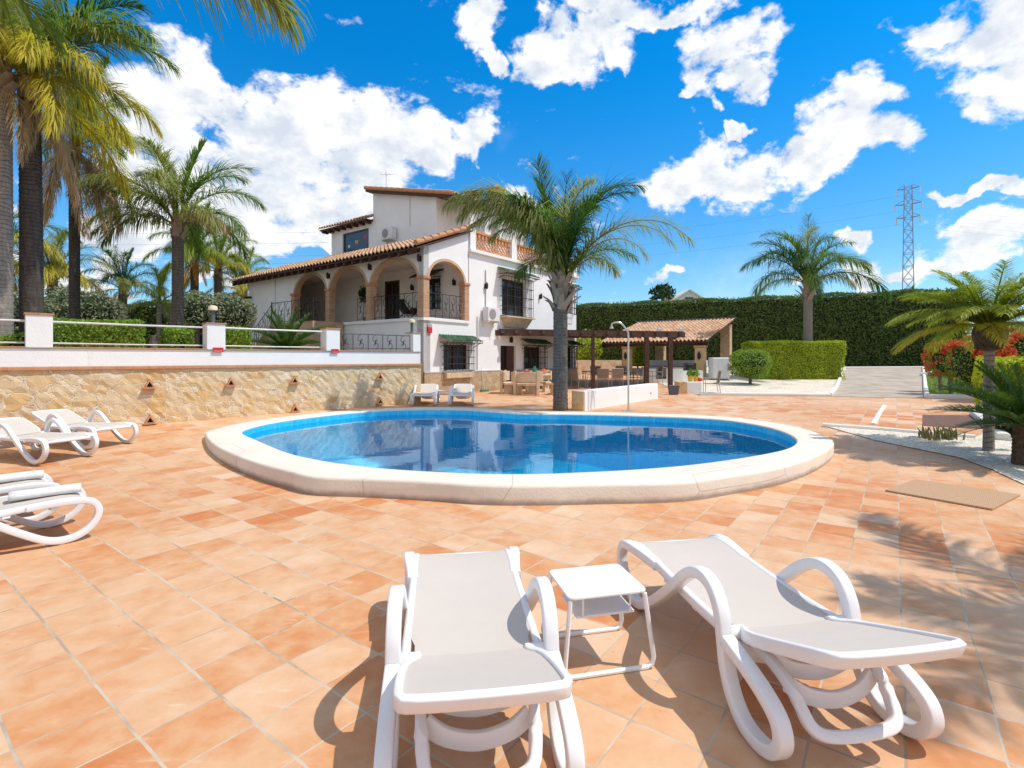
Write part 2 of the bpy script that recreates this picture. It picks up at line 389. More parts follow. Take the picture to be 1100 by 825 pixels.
def mat_rubber():
    m, t = newmat('drain mat')
    co = t.n('ShaderNodeTexCoord').outputs['Object']
    v = t.n('ShaderNodeTexVoronoi', {'Vector': co, 'Scale': 42., 'Randomness': .15})
    c = t.mix(t.sstep(v.outputs['Distance'], .25, .45), (.33, .20, .11), (.53, .33, .19))
    t.out(t.n('ShaderNodeBsdfPrincipled', {'Base Color': c, 'Roughness': .8, 'Normal': t.bump(v.outputs['Distance'], .6, .01)}))
mat_rubber()

def glassmat():
    m, t = newmat('window glass')
    co = t.n('ShaderNodeTexCoord').outputs['Object']
    t.out(t.n('ShaderNodeBsdfPrincipled', {'Base Color': (.02, .025, .03, 1), 'Roughness': .05, 'Specular IOR Level': .8, 'Normal': t.bump(t.noise(co, 2.5, 2), .05, .02)}))
glassmat()

def pooltile():
    m, t = newmat('pool mosaic')
    pos = t.n('ShaderNodeNewGeometry').outputs['Position']
    c = t.mix(t.noise(pos, 1.2, 3), (.015, .52, .82), (.03, .64, .90))
    sx = t.n('ShaderNodeSeparateXYZ', {0: pos}); ln = lambda a: t.sstep(t.m('ABSOLUTE', t.m('SUBTRACT', t.m('FRACT', t.m('MULTIPLY', a, 6.)), .5)), .485, .44)
    c = t.mix(t.m('MULTIPLY', t.sstep(t.noise(pos, 9, 4), .42, .62), .35), c, (.01, .30, .66))
    c = t.mix(t.m('MULTIPLY', t.m('SUBTRACT', 1, t.m('MULTIPLY', t.m('MULTIPLY', ln(sx.outputs[0]), ln(sx.outputs[1])), ln(sx.outputs[2]))), .45), c, (.25, .62, .80))
    t.out(t.n('ShaderNodeBsdfPrincipled', {'Base Color': c, 'Roughness': .4}))
pooltile()
def watermat():
    m, t = newmat('pool water')
    pos = t.n('ShaderNodeNewGeometry').outputs['Position']
    h = t.m('ADD', t.noise(pos, 1.1, 3, .5), t.m('MULTIPLY', t.noise(pos, 6, 3, .5), .12))
    b = t.bump(h, .10, .05)
    fr = t.n('ShaderNodeFresnel', {'IOR': 1.33, 'Normal': b})
    tr = t.n('ShaderNodeBsdfTransparent', {'Color': (.44, .92, 1., 1)})
    gl = t.n('ShaderNodeBsdfGlossy', {'Color': (.74, .90, 1, 1), 'Roughness': .015, 'Normal': b})
    t.out(t.n('ShaderNodeMixShader', {0: fr, 1: tr, 2: gl}))
watermat()

# foliage (linear colours)
leafmat('frond green', (.08, .16, .030), (.21, .30, .06), .42)
leafmat('frond olive', (.19, .23, .06), (.40, .40, .13), .42)
leafmat('frond deep', (.03, .09, .02), (.085, .18, .035), .4)
leafmat('frond grey', (.24, .27, .11), (.46, .46, .22), .42)
leafmat('frond yellow', (.40, .37, .04), (.66, .54, .07), .45)
leafmat('frond lime', (.20, .30, .03), (.42, .44, .05), .4)
leafmat('frond dead', (.42, .27, .14), (.62, .46, .28), .3)
leafmat('frond orange', (.50, .19, .03), (.62, .34, .06), .35)
leafmat('cycad leaf', (.045, .12, .018), (.13, .24, .045), .25, .35)
leafmat('cypress leaf', (.065, .11, .025), (.17, .23, .045), .28)
leafmat('privet leaf', (.32, .41, .015), (.58, .60, .04), .4)
leafmat('box leaf', (.13, .24, .025), (.32, .44, .06), .35)
leafmat('olive leaf', (.15, .18, .10), (.30, .32, .20), .2)
leafmat('dark leaf', (.020, .050, .014), (.055, .10, .025), .25)
leafmat('red bloom', (.60, .060, .025), (.74, .19, .07), .35)
leafmat('grass blade', (.12, .21, .03), (.26, .36, .07), .3)
leafmat('agave leaf', (.16, .20, .07), (.36, .26, .10), .15)
# ------------------------------------------------------------------ pool outline (plan)
RIM = .22
def rimp(px, py): Z = (EYE - RIM) * F / (py - HZ); return ((px - 550) / F * Z, Z)
inner_px = [(259,464),(275,472),(308,485.5),(337.5,492.5),(370,498),(429,504),(540,508.8),(643.6,506),(730,500),(799,491),(844,482),(856,473),(844,464.5),(816,456.5),(764.5,449.5),(678,446),(609,444.5),(560,444),(527,441.8),(494.6,439.6),(445,439.6),(396,441.5),(347,446),(298,452.5),(270,458.5)]
front_px = [(220.3,464),(227,475),(249,487),(282,498.5),(308,505),(326,510),(345,512.5),(396,514),(462,517),(540,521.5),(657,520),(733,518),(782,511.5),(834,503),(872,491.5),(893,480),(896,473)]
inner = [Vector((*rimp(*p), 0)) for p in inner_px]
CEN = Vector((-.3, 9.3, 0)); NA = 200
def polar(poly):
    n = len(poly); out = []
    for k in range(NA):
        a = 2 * math.pi * k / NA; d = Vector((math.cos(a), math.sin(a), 0)); best = None
        for i in range(n):
            p, q = poly[i] - CEN, poly[(i + 1) % n] - CEN; e = q - p
            den = d.x * e.y - d.y * e.x
            if abs(den) < 1e-9: continue
            r = (p.x * e.y - p.y * e.x) / den; s = (p.x * d.y - p.y * d.x) / den
            if r > 0 and -1e-6 <= s <= 1 + 1e-6: best = r if best is None else max(best, r)
        out.append(best)
    return out
def smooth_r(r, k=2):
    for _ in range(k): r = [(r[i - 1] + 2 * r[i] + r[(i + 1) % NA]) / 4 for i in range(NA)]
    return r
rin = smooth_r(polar(smooth_path(inner, 8, True)), 3)
pin = [CEN + Vector((math.cos(2 * math.pi * k / NA), math.sin(2 * math.pi * k / NA), 0)) * rin[k] for k in range(NA)]
front = [Vector((*rimp(*p), 0)) for p in front_px]
off = []
for k in range(NA):
    T = (pin[(k + 2) % NA] - pin[k - 2]).normalized(); off.append(pin[k] + Vector((T.y, -T.x, 0)) * .58)
off = [p for p in off if p.y > (8.95 if p.x > 0 else 9.9)]
off.sort(key=lambda p: math.atan2(p.y - CEN.y, p.x - CEN.x))
outer = smooth_path(front + off, 6, True)
rout = smooth_r(polar(outer), 1)
def ring(rr, z, d=0.):
    return [Vector((CEN.x + math.cos(2 * math.pi * k / NA) * (rr[k] + d), CEN.y + math.sin(2 * math.pi * k / NA) * (rr[k] + d), z)) for k in range(NA)]
def rings_mesh(rings, cap=False):
    V = [tuple(p) for r in rings for p in r]; Fq = []
    for i in range(len(rings) - 1):
        for k in range(NA):
            Fq.append((i * NA + k, i * NA + (k + 1) % NA, (i + 1) * NA + (k + 1) % NA, (i + 1) * NA + k))
    b = MB(); b.add(V, [tuple(reversed(f)) for f in Fq])
    if cap: b.f.append(tuple(range(NA)))
    return b
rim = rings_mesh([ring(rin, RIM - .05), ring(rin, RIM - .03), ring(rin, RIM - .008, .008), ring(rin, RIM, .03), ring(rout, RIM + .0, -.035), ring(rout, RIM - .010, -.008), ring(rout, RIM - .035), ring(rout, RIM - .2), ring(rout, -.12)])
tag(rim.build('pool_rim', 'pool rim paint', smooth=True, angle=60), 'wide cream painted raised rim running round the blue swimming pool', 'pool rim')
basin = rings_mesh([ring(rin, RIM - .028, .03), ring(rin, RIM - .032, -.004), ring(rin, -.9, -.004), ring(rin, -1.25, -.25)]); basin.v += [tuple(CEN + Vector((0, 0, -1.35)))]
c = len(basin.v) - 1; basin.f += [(3 * NA + k, 3 * NA + (k + 1) % NA, c) for k in range(NA)]
tag(basin.build('pool_basin', 'pool mosaic', smooth=True), kind='structure')
w = MB(); w.v = [tuple(p) for p in ring(rin, .075, .0005)] + [(CEN.x, CEN.y, .075)]; w.f = [(k, (k + 1) % NA, NA) for k in range(NA)]
tag(w.build('pool_water', 'pool water'), kind='structure')

# ------------------------------------------------------------------ ground sheets
def terrain_rings(r0, fac, mat_, name, dz, skirt=None):
    rr = [[r * 1.0 + d for r in rout] for d in fac]; rings = []
    for row, d in zip(rr, fac):
        mixf = sst(0, 12, d)
        row2 = [r * (1 - mixf) + (6 + d) * mixf for r in row]
        ps = ring(row2, 0)
        for p in ps: p.z = g(p.x, p.y) + dz
        rings.append(ps)
    return tag(rings_mesh(rings).build(name, mat_, smooth=True), kind='structure')
terrain_rings(0, [-.12, 0, .15, .3, .5, .75, 1, 1.3, 1.6, 2, 2.4, 2.8, 3.2, 3.6, 4, 4.5, 5, 5.5, 6, 7, 8, 9, 10, 11, 12, 13, 14, 15, 16, 18, 20, 22, 24, 26, 28, 30, 33], 'terracotta tiles', 'terrace', 0)
terrain_rings(0, [20, 22, 24, 26, 28, 30, 33, 36, 40, 50, 60, 80, 120, 200, 400, 900, 2500], 'far field', 'ground', -.05)

def sheet(name, poly, mat_, lift, step=.5):
    """a ground sheet of any outline draped on the terrain"""
    import bmesh
    bm = bmesh.new(); f = bm.faces.new([bm.verts.new((p[0], p[1], 0)) for p in poly])
    xs = [p[0] for p in poly]; ys = [p[1] for p in poly]
    for ax, lo, hi in ((0, min(xs), max(xs)), (1, min(ys), max(ys))):
        k = lo + step
        while k < hi:
            co = Vector((k, 0, 0)) if ax == 0 else Vector((0, k, 0)); no = Vector((1, 0, 0)) if ax == 0 else Vector((0, 1, 0))
            bmesh.ops.bisect_plane(bm, geom=bm.verts[:] + bm.edges[:] + bm.faces[:], plane_co=co, plane_no=no); k += step
    for v in bm.verts: v.co.z = g(v.co.x, v.co.y) + lift
    bmesh.ops.recalc_face_normals(bm, faces=bm.faces)
    if bm.faces[:] and sum(f.normal.z for f in bm.faces) < 0: bmesh.ops.reverse_faces(bm, faces=bm.faces)
    me = bpy.data.meshes.new(name); bm.to_mesh(me); bm.free(); me.materials.append(MATS[mat_])
    o = bpy.data.objects.new(name, me); COL.objects.link(o); return tag(o, kind='structure')
def kerb(name, pts, w=.14, h=.1, mat_='kerb white', label=None):
    P = [Vector((p[0], p[1], 0)) for p in pts]; q = []
    for a, b2 in zip(P[:-1], P[1:]):
        n = max(1, int((b2 - a).length / .4)); q += [a.lerp(b2, i / n) for i in range(n)]
    q.append(P[-1])
    for p in q: p.z = g(p.x, p.y) + h / 2 - .02
    o = MB().ribbon(q, w, h + .04, (0, 1, 0) if abs((P[-1] - P[0]).x) < .01 else (-(P[-1] - P[0]).y, (P[-1] - P[0]).x, 0)).build(name, mat_)
    return tag(o, kind='structure')

# concrete drive, gravel beds, lawn on the right
pa, pb, pc, pd = gp(891.5, 426), gp(996, 428), gp(992, 395.5), gp(907, 396)
sheet('driveway', [pa, pb, pc, pd], 'concrete path', .012)
kerb('kerb', [pa, pd], .16, .14); kerb('kerb', [pd, pc], .16, .14)
ka, kb = gp(752, 424.5), gp(891.5, 426)
kerb('kerb', [ka, kb], .16, .12)
sheet('gravel_bed', [ka, kb, pd + Vector((-.1, 0, 0)), pd + Vector((-7, 6, 0)), ka + Vector((1.2, 16, 0)), ka + Vector((.2, 4, 0))], 'white gravel', .014, 1.)
kerb('kerb', [pb, gp(1046, 429), gp(1046, 429) + Vector((6, .4, 0))], .18, .16); kerb('kerb', [pb, pc], .16, .14)
sheet('lawn', [pb, gp(1046, 429), gp(1046, 429) + Vector((7, .4, 0)), pc + Vector((7, 0, 0)), pc], 'lawn soil', .03, 1.)
bed = [gp(884, 457.5), gp(940, 461.5), gp(993, 466), gp(1047, 470.5), gp(1066, 462), gp(1079, 474), gp(1079, 474) + Vector((5, 1, 0)), gp(1100, 521) + Vector((4, -1.8, 0)), gp(1100, 521), gp(1066, 505), gp(1030, 492), gp(981, 482), gp(940, 473.5)]
sheet('gravel_bed', bed, 'white gravel', .014, .3)
kerb('kerb', [gp(884, 458), gp(940, 462), gp(993, 466.5), gp(1047, 471)], .13, .07)
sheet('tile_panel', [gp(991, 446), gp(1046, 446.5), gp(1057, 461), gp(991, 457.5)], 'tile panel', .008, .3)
kerb('kerb', [gp(938, 456), gp(950, 436)], .10, .03)
kerb('kerb', [gp(1046.7, 446), gp(1079, 474)], .2, .14)

# scattered pebbles of the beds
def in_poly(x, y, P):
    c = False; n = len(P)
    for i in range(n):
        a, b2 = P[i], P[(i + 1) % n]
        if (a[1] > y) != (b2[1] > y) and x < (b2[0] - a[0]) * (y - a[1]) / (b2[1] - a[1]) + a[0]: c = not c
    return c
V, Fq = [], []
base = [(1, 0, 0), (0, 1, 0), (-1, 0, 0), (0, -1, 0), (0, 0, 1)]
fb = [(0, 1, 4), (1, 2, 4), (2, 3, 4), (3, 0, 4)]
xs = [p[0] for p in bed]; ys = [p[1] for p in bed]; n = 0
while n < 9000:
    x, y = random.uniform(min(xs), max(xs)), random.uniform(min(ys), max(ys))
    if not in_poly(x, y, bed): continue
    s = random.uniform(.008, .022); a = random.uniform(0, 6.3); o = len(V); n += 1
    for bx, by, bz in base:
        V.append((x + s * (bx * math.cos(a) - by * math.sin(a)) * random.uniform(.8, 1.2), y + s * (bx * math.sin(a) + by * math.cos(a)), g(x, y) + .012 + bz * s * .7))
    Fq += [tuple(i + o for i in f) for f in fb]
tag(npmesh('gravel', V, Fq, 'pebble'), 'loose white pebbles covering the planting bed', 'gravel', kind='stuff')

# grass blades on the lawn
gp_l = [pb, gp(1046, 429), gp(1046, 429) + Vector((5, .4, 0)), pc + Vector((5, 0, 0)), pc]
V, Fq = [], []
xs = [p[0] for p in gp_l]; ys = [p[1] for p in gp_l]; n = 0
while n < 14000:
    x, y = random.uniform(min(xs), max(xs)), random.uniform(min(ys), max(ys))
    if not in_poly(x, y, gp_l): continue
    n += 1; a = random.uniform(0, 6.3); h = random.uniform(.05, .11); o = len(V); z = g(x, y) + .028
    V += [(x - .012 * math.cos(a), y - .012 * math.sin(a), z), (x + .012 * math.cos(a), y + .012 * math.sin(a), z), (x + random.uniform(-.04, .04), y + random.uniform(-.04, .04), z + h)]
    Fq.append((o, o + 1, o + 2))
tag(npmesh('grass', V, Fq, 'grass blade'), 'short bright green grass beside the driveway', 'grass', kind='stuff')

# ------------------------------------------------------------------ retaining wall with upper garden
W0 = Vector((-3.15, 15.8, 0)); WD = Vector((-.7071, -.7071, 0)); WN = Vector((.7071, -.7071, 0))   # WN faces the pool
def WP(t, n, z): p = W0 + WD * t + WN * n; return (p.x, p.y, z)
TL, TR = 13.5, -.42
wall = thing('retaining_wall', 'ochre rubble retaining wall with white parapet and brick ledge beside the pool', 'wall', WP(0, 0, 0))
wb = lambda t0, t1, n0, n1, z0, z1: MB().box((min(t0, t1), n0, z0), (max(t0, t1), n1, z1), WP)
def wpart(name, mb, m, bevel=0.):
    o = mb.build(name, m, bevel=bevel); o.parent = wall; o.matrix_parent_inverse = Matrix.Translation(-wall.location); return o
sw = MB(); nx, nz = 140, 14; front = []
for i in range(nx + 1):
    for k in range(nz + 1):
        t = TR + (TL - TR) * i / nx; z = -.1 + 1.47 * k / nz
        edge = 0 if i in (0, nx) or k in (0, nz) else 1
        front.append(WP(t, .0 + edge * random.uniform(-.012, .018), z))
o0 = len(sw.v); sw.add(front, [(i * (nz + 1) + k, i * (nz + 1) + k + 1, (i + 1) * (nz + 1) + k + 1, (i + 1) * (nz + 1) + k) for i in range(nx) for k in range(nz)])
sw.box((TR, -.42, -.1), (TL, -.03, 1.37), WP)
wpart('stone_face', sw, 'ochre rubble')
wpart('brick_ledge', wb(TR - .03, TL, -.4, .05, 1.37, 1.43), 'cap brick', .008)
wpart('parapet', wb(TR, TL, -.30, -.02, 1.43, 1.80), 'white plaster', .012)
wpart('parapet_coping', wb(TR, TL, -.33, .01, 1.80, 1.825), 'cap brick', .006)
piers = [(8.19, 8.58, 2.44), (5.14, 5.53, 2.40), (2.27, 2.66, 2.40), (-.40, -.12, 2.38), (11.4, 11.8, 2.44)]
for a, b2, zt in piers:
    pr = wpart('pier', wb(a, b2, -.36, .012, 1.80, zt), 'white plaster', .012)
    cp = wb(a - .02, b2 + .02, -.38, .035, zt, zt + .03).build('pier_cap', 'cap brick', pr, bevel=.006)
ret = MB().box((TR - .02, -3.2, -.1), (TR + .3, -.42, 1.80), WP); wpart('end_wall', ret, 'white plaster')
for a, b2 in ((2.66, 5.14), (5.53, 8.19), (8.58, 11.4)):
    rl = MB()
    for z, r in ((2.33 if a < 5.3 else 2.32, .022), (1.90, .016)):
        rl.tube([WP(a, -.16, z), WP((a + b2) / 2, -.16, z - .005), WP(b2, -.16, z)], r, 8)
    wpart('rail', rl, 'pale rail')
def scroll_panel(mb, P, L, h, n, r=.008):
    """wrought iron: uprights with S scrolls between; P(u, v) -> point"""
    for i in range(n + 1): mb.tube([P(L * i / n, 0), P(L * i / n, h)], r * 1.2, 5)
    mb.tube([P(0, h), P(L, h)], r * 1.6, 5); mb.tube([P(0, .06), P(L, .06)], r * 1.3, 5)
    for i in range(n):
        u0, du = L * i / n, L / n; c = u0 + du / 2; q = min(du * .42, h * .26)
        for sgn in (1, -1):
            pts = []
            for k in range(22):
                a = k / 21 * 1.6 * math.pi; rr = q * (1 - .62 * k / 21)
                pts.append(P(c + sgn * (math.sin(a) * rr * .9), h * .5 + sgn * (h * .22 + math.cos(a) * rr - q * .1)))
            mb.tube(pts, r, 4)
        mb.tube([P(c, h * .35), P(c, h * .65)], r * 1.6, 5)
ip = MB(); scroll_panel(ip, lambda u, v: Vector(WP(-.12 + u, -.16, 1.84 + v)), 2.39, .46, 5, .009)
wpart('iron_railing', ip, 'black iron')
wpart('coping_kerb', wb(2.7, 8.1, -.9, -.34, 1.50, 1.53), 'cap brick')
# small red notices on two piers
for k, (t, lab) in enumerate(((5.30, 'small red notice on the white pier that carries the cylinder lamp'), (2.42, 'small red notice on the white pier beside the cycad'))):
    s = thing('sign_plate', lab, 'sign', WP(t, .012, 1.80), 0, 'red notices on the white piers')
    L = lambda x, y, z, t=t: Vector(WP(t + x, .012 + y, 1.80 + z)) - s.location
    MB().box((-.11, .002, -.055), (.11, .012, .055), L).build('plate', 'red sign', s)
    MB().box((-.085, .0125, -.032), (.085, .014, -.024), L).build('print', 'sign white', s)
# clay vent hoods on the stone face
vent_spots = [(160, 413), (247, 411), (315.5, 408.5), (407, 404.5), (160.5, 451), (316, 439), (407, 431)]
side = ['above the reclined loungers', 'second from the loungers in the upper row', 'third from the loungers in the upper row', 'nearest the house in the upper row']
low = ['below the one above the reclined loungers', 'low in the middle of the wall', 'nearest the house near the ground']
vmesh = None
for k, (px, py) in enumerate(vent_spots):
    a = (px - 550) / F; t = (a * W0.y - W0.x) / (WD.x - a * WD.y); Y = W0.y + WD.y * t; z = EYE - (py - HZ) / F * Y
    lab = ('triangular clay vent lamp on stone wall, ' + (side[k] if k < 4 else low[k - 4]))
    v = thing('wall_vent', lab, 'vent', WP(t, .0, z), math.atan2(WN.y, WN.x) - math.pi / 2, 'clay vents in the stone wall')
    if not vmesh:
        h = MB(); tri = [(-.10, -.07), (.10, -.07), (0, .12)]; tin = [(-.062, -.05), (.062, -.05), (0, .066)]
        for q in range(3):
            a0, a1, b0, b1 = tri[q], tri[(q + 1) % 3], tin[q], tin[(q + 1) % 3]
            vs = [(p[0], d, p[1]) for d in (-.02, .09) for p in (a0, a1, b1, b0)]
            h.add(vs, [(0, 1, 2, 3), (4, 7, 6, 5), (0, 4, 5, 1), (3, 2, 6, 7)])
        h.box((-.12, -.02, -.09), (.12, .11, -.07)); vm_ = h.build('hood', 'terracotta', v)
        ki = MB().prism(tin, -.0, .025, lambda x, y, z: (x, z, y)).build('opening', 'black recess', v); vmesh = (vm_, ki)
    else:
        for src in vmesh: d = src.copy(); COL.objects.link(d); d.parent = v
# cylinder lamp on the lamp pier, yellow lamp by the house end
for t, zt, lab in ((5.36, 2.43, 'cylinder garden lamp with pale cap on white pier before the olive bushes'), (-.2, 2.41, 'dark bollard lamp with yellow top on the last white pier by the house')):
    l = thing('garden_lamp', lab, 'lamp', WP(t, -.17, zt), 0, 'lamps on the wall piers')
    MB().lathe([(.055, 0), (.05, .02), (.045, .03), (.045, .30)], 12).build('post', 'lamp post', l, smooth=True)
    MB().lathe([(.05, .30), (.10, .31), (.10, .37), (.085, .40), (.03, .42)], 14).build('lamp_head', 'lamp glass', l, smooth=True)
# raised garden behind the wall: soil block from the wall back
gd = MB(); gpoly = [WP(TR + .2, -.38, 0)[:2], WP(TL + 20, -.38, 0)[:2], (-60, 0), (-60, 60), (-12, 60), (-13.0, 26.9), (-3.3, 19.1)]
gd.prism([(p[0], p[1]) for p in gpoly][::-1], .0, 1.5)
tag(gd.build('garden_ground', 'garden soil'), kind='structure')
# ------------------------------------------------------------------ villa (local x = along the sunlit facade, local y = along the arcade)
HC = Vector((-3.27, 19.0, 0)); HRZ = math.atan2(D2.y, D2.x)
villa = thing('villa', 'white two storey villa with arched porch, barrel tile roofs and clay balustrade', 'house', HC, HRZ)
HM = Matrix.Translation(HC) @ Matrix.Rotation(HRZ, 4, 'Z')
PR = lambda u, w, z: Vector((u, w, z))      # sunlit facade: u along, w into the house
PF = lambda u, w, z: Vector((w, u, z))      # arcade front
def hexa(mb, P, u0, u1, b0, b1, t0, t1, w0, w1):
    vs = [P(u0, w0, b0), P(u1, w0, b1), P(u1, w1, b1), P(u0, w1, b0), P(u0, w0, t0), P(u1, w0, t1), P(u1, w1, t1), P(u0, w1, t0)]
    mb.add(vs, [(0, 3, 2, 1), (4, 5, 6, 7), (0, 1, 5, 4), (1, 2, 6, 5), (2, 3, 7, 6), (3, 0, 4, 7)])
def wall_band(mb, P, u0, u1, z0, top, th, ops=(), w0=0.):
    T = top if callable(top) else (lambda u: top); cur = u0
    for ua, ub, zb, zt, rise in sorted(ops):
        if ua > cur: hexa(mb, P, cur, ua, z0, z0, T(cur), T(ua), w0, w0 + th)
        if zb > z0: hexa(mb, P, ua, ub, z0, z0, zb, zb, w0, w0 + th)
        n = 18 if rise else 1; c, hw = (ua + ub) / 2, (ub - ua) / 2
        f = lambda u: zt + (rise * math.sqrt(max(0, 1 - ((u - c) / hw) ** 2)) if rise else 0)
        us = [c - hw * math.cos(math.pi * i / n) for i in range(n + 1)] if rise else [ua, ub]
        for a, b2 in zip(us[:-1], us[1:]): hexa(mb, P, a, b2, f(a), f(b2), T(a), T(b2), w0, w0 + th)
        cur = ub
    if u1 > cur: hexa(mb, P, cur, u1, z0, z0, T(cur), T(u1), w0, w0 + th)
def arch_trim(P, ua, ub, zs, rise, w0, w1, wid=.09):
    mb = MB(); c, hw = (ua + ub) / 2, (ub - ua) / 2; n = 22; ring_ = []
    for i in range(n + 1):
        a = math.pi * i / n; ca, sa = -math.cos(a), math.sin(a)
        ring_.append(((c + ca * (hw - .012), zs + sa * (rise - .012)), (c + ca * (hw + wid), zs + sa * (rise + wid))))
    for (i0, o0), (i1, o1) in zip(ring_[:-1], ring_[1:]):
        vs = [P(i0[0], w0, i0[1]), P(i1[0], w0, i1[1]), P(o1[0], w0, o1[1]), P(o0[0], w0, o0[1]), P(i0[0], w1, i0[1]), P(i1[0], w1, i1[1]), P(o1[0], w1, o1[1]), P(o0[0], w1, o0[1])]
        mb.add(vs, [(0, 1, 2, 3), (7, 6, 5, 4), (0, 4, 5, 1), (2, 6, 7, 3)])
    return mb
AR = [(.30, 3.07), (3.33, 5.90), (6.16, 8.71)]; TH = .26; SPR, RISE, FLO, EAV = 4.58, .84, 3.14, 5.80
wm = MB()
# arcade and left wing
wall_band(wm, PF, 0, 8.97, 3.0, EAV, TH, [(a, b2, 3.14, SPR, RISE) for a, b2 in AR])
wall_band(wm, PF, 8.97, 13.0, .2, EAV, .34)
wall_band(wm, PF, 0, 8.97, .2, 3.0, .34)
# side arch under the lean-to
SL = (6.80 - 5.80) / 2.5
wall_band(wm, PR, .0, 2.5, 3.0, lambda u: 5.72 + SL * u, TH, [(.26, 2.26, 3.14, SPR, .80)])
# main sunlit facade
wall_band(wm, PR, 0, 11.35, .15, 3.0, .34, [(1.08, 2.52, 1.14, 2.15, 0), (4.62, 5.76, .15, 2.17, 0), (6.42, 7.95, 1.12, 2.15, 0), (10.2, 10.95, 1.08, 2.2, 0)])
wall_band(wm, PR, 2.5, 11.35, 3.0, 6.06, .34, [(4.75, 6.55, 3.55, 5.18, 0), (10.2, 10.9, 4.0, 5.2, 0)])
# porch inner wall, ends, back
wall_band(wm, PF, .34, 12.66, 3.0, 6.7, .25, [(1.62, 2.72, 3.75, 5.05, 0), (4.20, 5.25, 3.14, 5.2, 0), (10, 10.01, 4, 4.01, 0)], 2.5)
wall_band(wm, PR, .34, 11.35, .2, 6.0, .3, (), 12.7)
wall_band(wm, PF, .34, 12.7, .2, 6.06, .3, (), 11.05)
wm.build('wall', 'white plaster', villa)
# upper storey
ub = MB()
wall_band(ub, PF, 2.85, 7.36, 6.3, lambda u: 9.05 + (u - 2.85) * .232, .3, (), 3.5)
wall_band(ub, PF, 1.7, 2.85, 6.0, lambda u: 8.68 + (u - 1.7) * .232, .3, (), 4.5)
hexa(ub, PF, 2.85, 3.15, 6, 6, 9.05, 9.12, 3.8, 4.8)
wall_band(ub, PF, 7.36, 10.95, 6.3, 8.72, .3, [(7.72, 9.94, 7.0, 8.32, 0)], 3.5)
wall_band(ub, PR, 3.8, 9.0, 6.0, 8.70, .3, (), 10.65)
wall_band(ub, PR, 3.8, 9.0, 6.0, 10.1, .3, (), 7.06)
wall_band(ub, PR, 4.8, 9.0, 6.0, 8.6, .3, (), 1.7)
wall_band(ub, PF, 1.7, 10.95, 6.0, 8.5, .3, (), 8.7)
ub.build('upper_wall', 'white plaster', villa)
# rubble plinth of the sunlit facade
pl = MB()
for a, b2, zt in ((0.0, 4.60, 1.06), (5.78, 11.37, 1.04)): pl.box((a, -.05, .1), (b2, -.002, zt))
pl.build('plinth', 'plinth rubble', villa)
cr = MB()
for a, b2 in ((0, 4.6), (5.78, 11.37)): cr.box((a, -.065, 1.06), (b2, -.002, 1.10))
cr.build('plinth_trim', 'render grey', villa)
MB().box((.26, .26, 3.0), (2.5, 12.7, FLO)).build('porch_floor', 'lattice clay', villa)
MB().box((.262, .262, 5.60), (2.498, 12.69, 5.68)).build('porch_ceiling', 'white plaster', villa)
MB().box((-.06, 0, 3.02), (-.002, 8.97, 3.12)).box((-.06, -.06, 3.02), (2.5, -.002, 3.12)).build('porch_sill', 'white plaster', villa)
MB().box((2.75, .34, 5.98), (11.05, 12.7, 6.06)).build('roof_terrace', 'terracotta', villa)
MB().box((2.5, -.14, 5.96), (11.49, -.002, 6.09)).box((11.352, -.002, 5.96), (11.49, 12.7, 6.09)).build('cornice', 'white plaster', villa, bevel=.015)
# brick piers and arch trims of the porch
def pier(P, u0, u1, name='column'):
    m_ = MB().box((0, 0, 0), (1, 1, 1), lambda x, y, z: P(u0 + (u1 - u0) * x, -.02 + (TH + .04) * y, FLO + (SPR - FLO) * z))
    o = m_.build(name, 'pier brick', villa)
    MB().box((0, 0, 0), (1, 1, 1), lambda x, y, z: P(u0 - .05 + (u1 - u0 + .1) * x, -.06 + (TH + .12) * y, SPR + .10 * z - .01)).build('capital', 'cap brick', o, bevel=.01)
pier(PF, 3.055, 3.345); pier(PF, 5.885, 6.175); pier(PF, 8.695, 8.96)
MB().box((-.022, -.02, FLO), (.275, .315, SPR)).build('column', 'pier brick', villa)
MB().box((-.06, -.06, SPR - .01), (.31, .35, SPR + .09)).build('capital', 'cap brick', villa.children[-1], bevel=.01)
pier(PR, 2.245, 2.52)
for a, b2 in AR: arch_trim(PF, a, b2, SPR, RISE, -.02, TH + .015).build('arch_trim', 'arch brick', villa)
arch_trim(PR, .26, 2.26, SPR, .80, -.02, TH + .015).build('arch_trim', 'arch brick', villa)

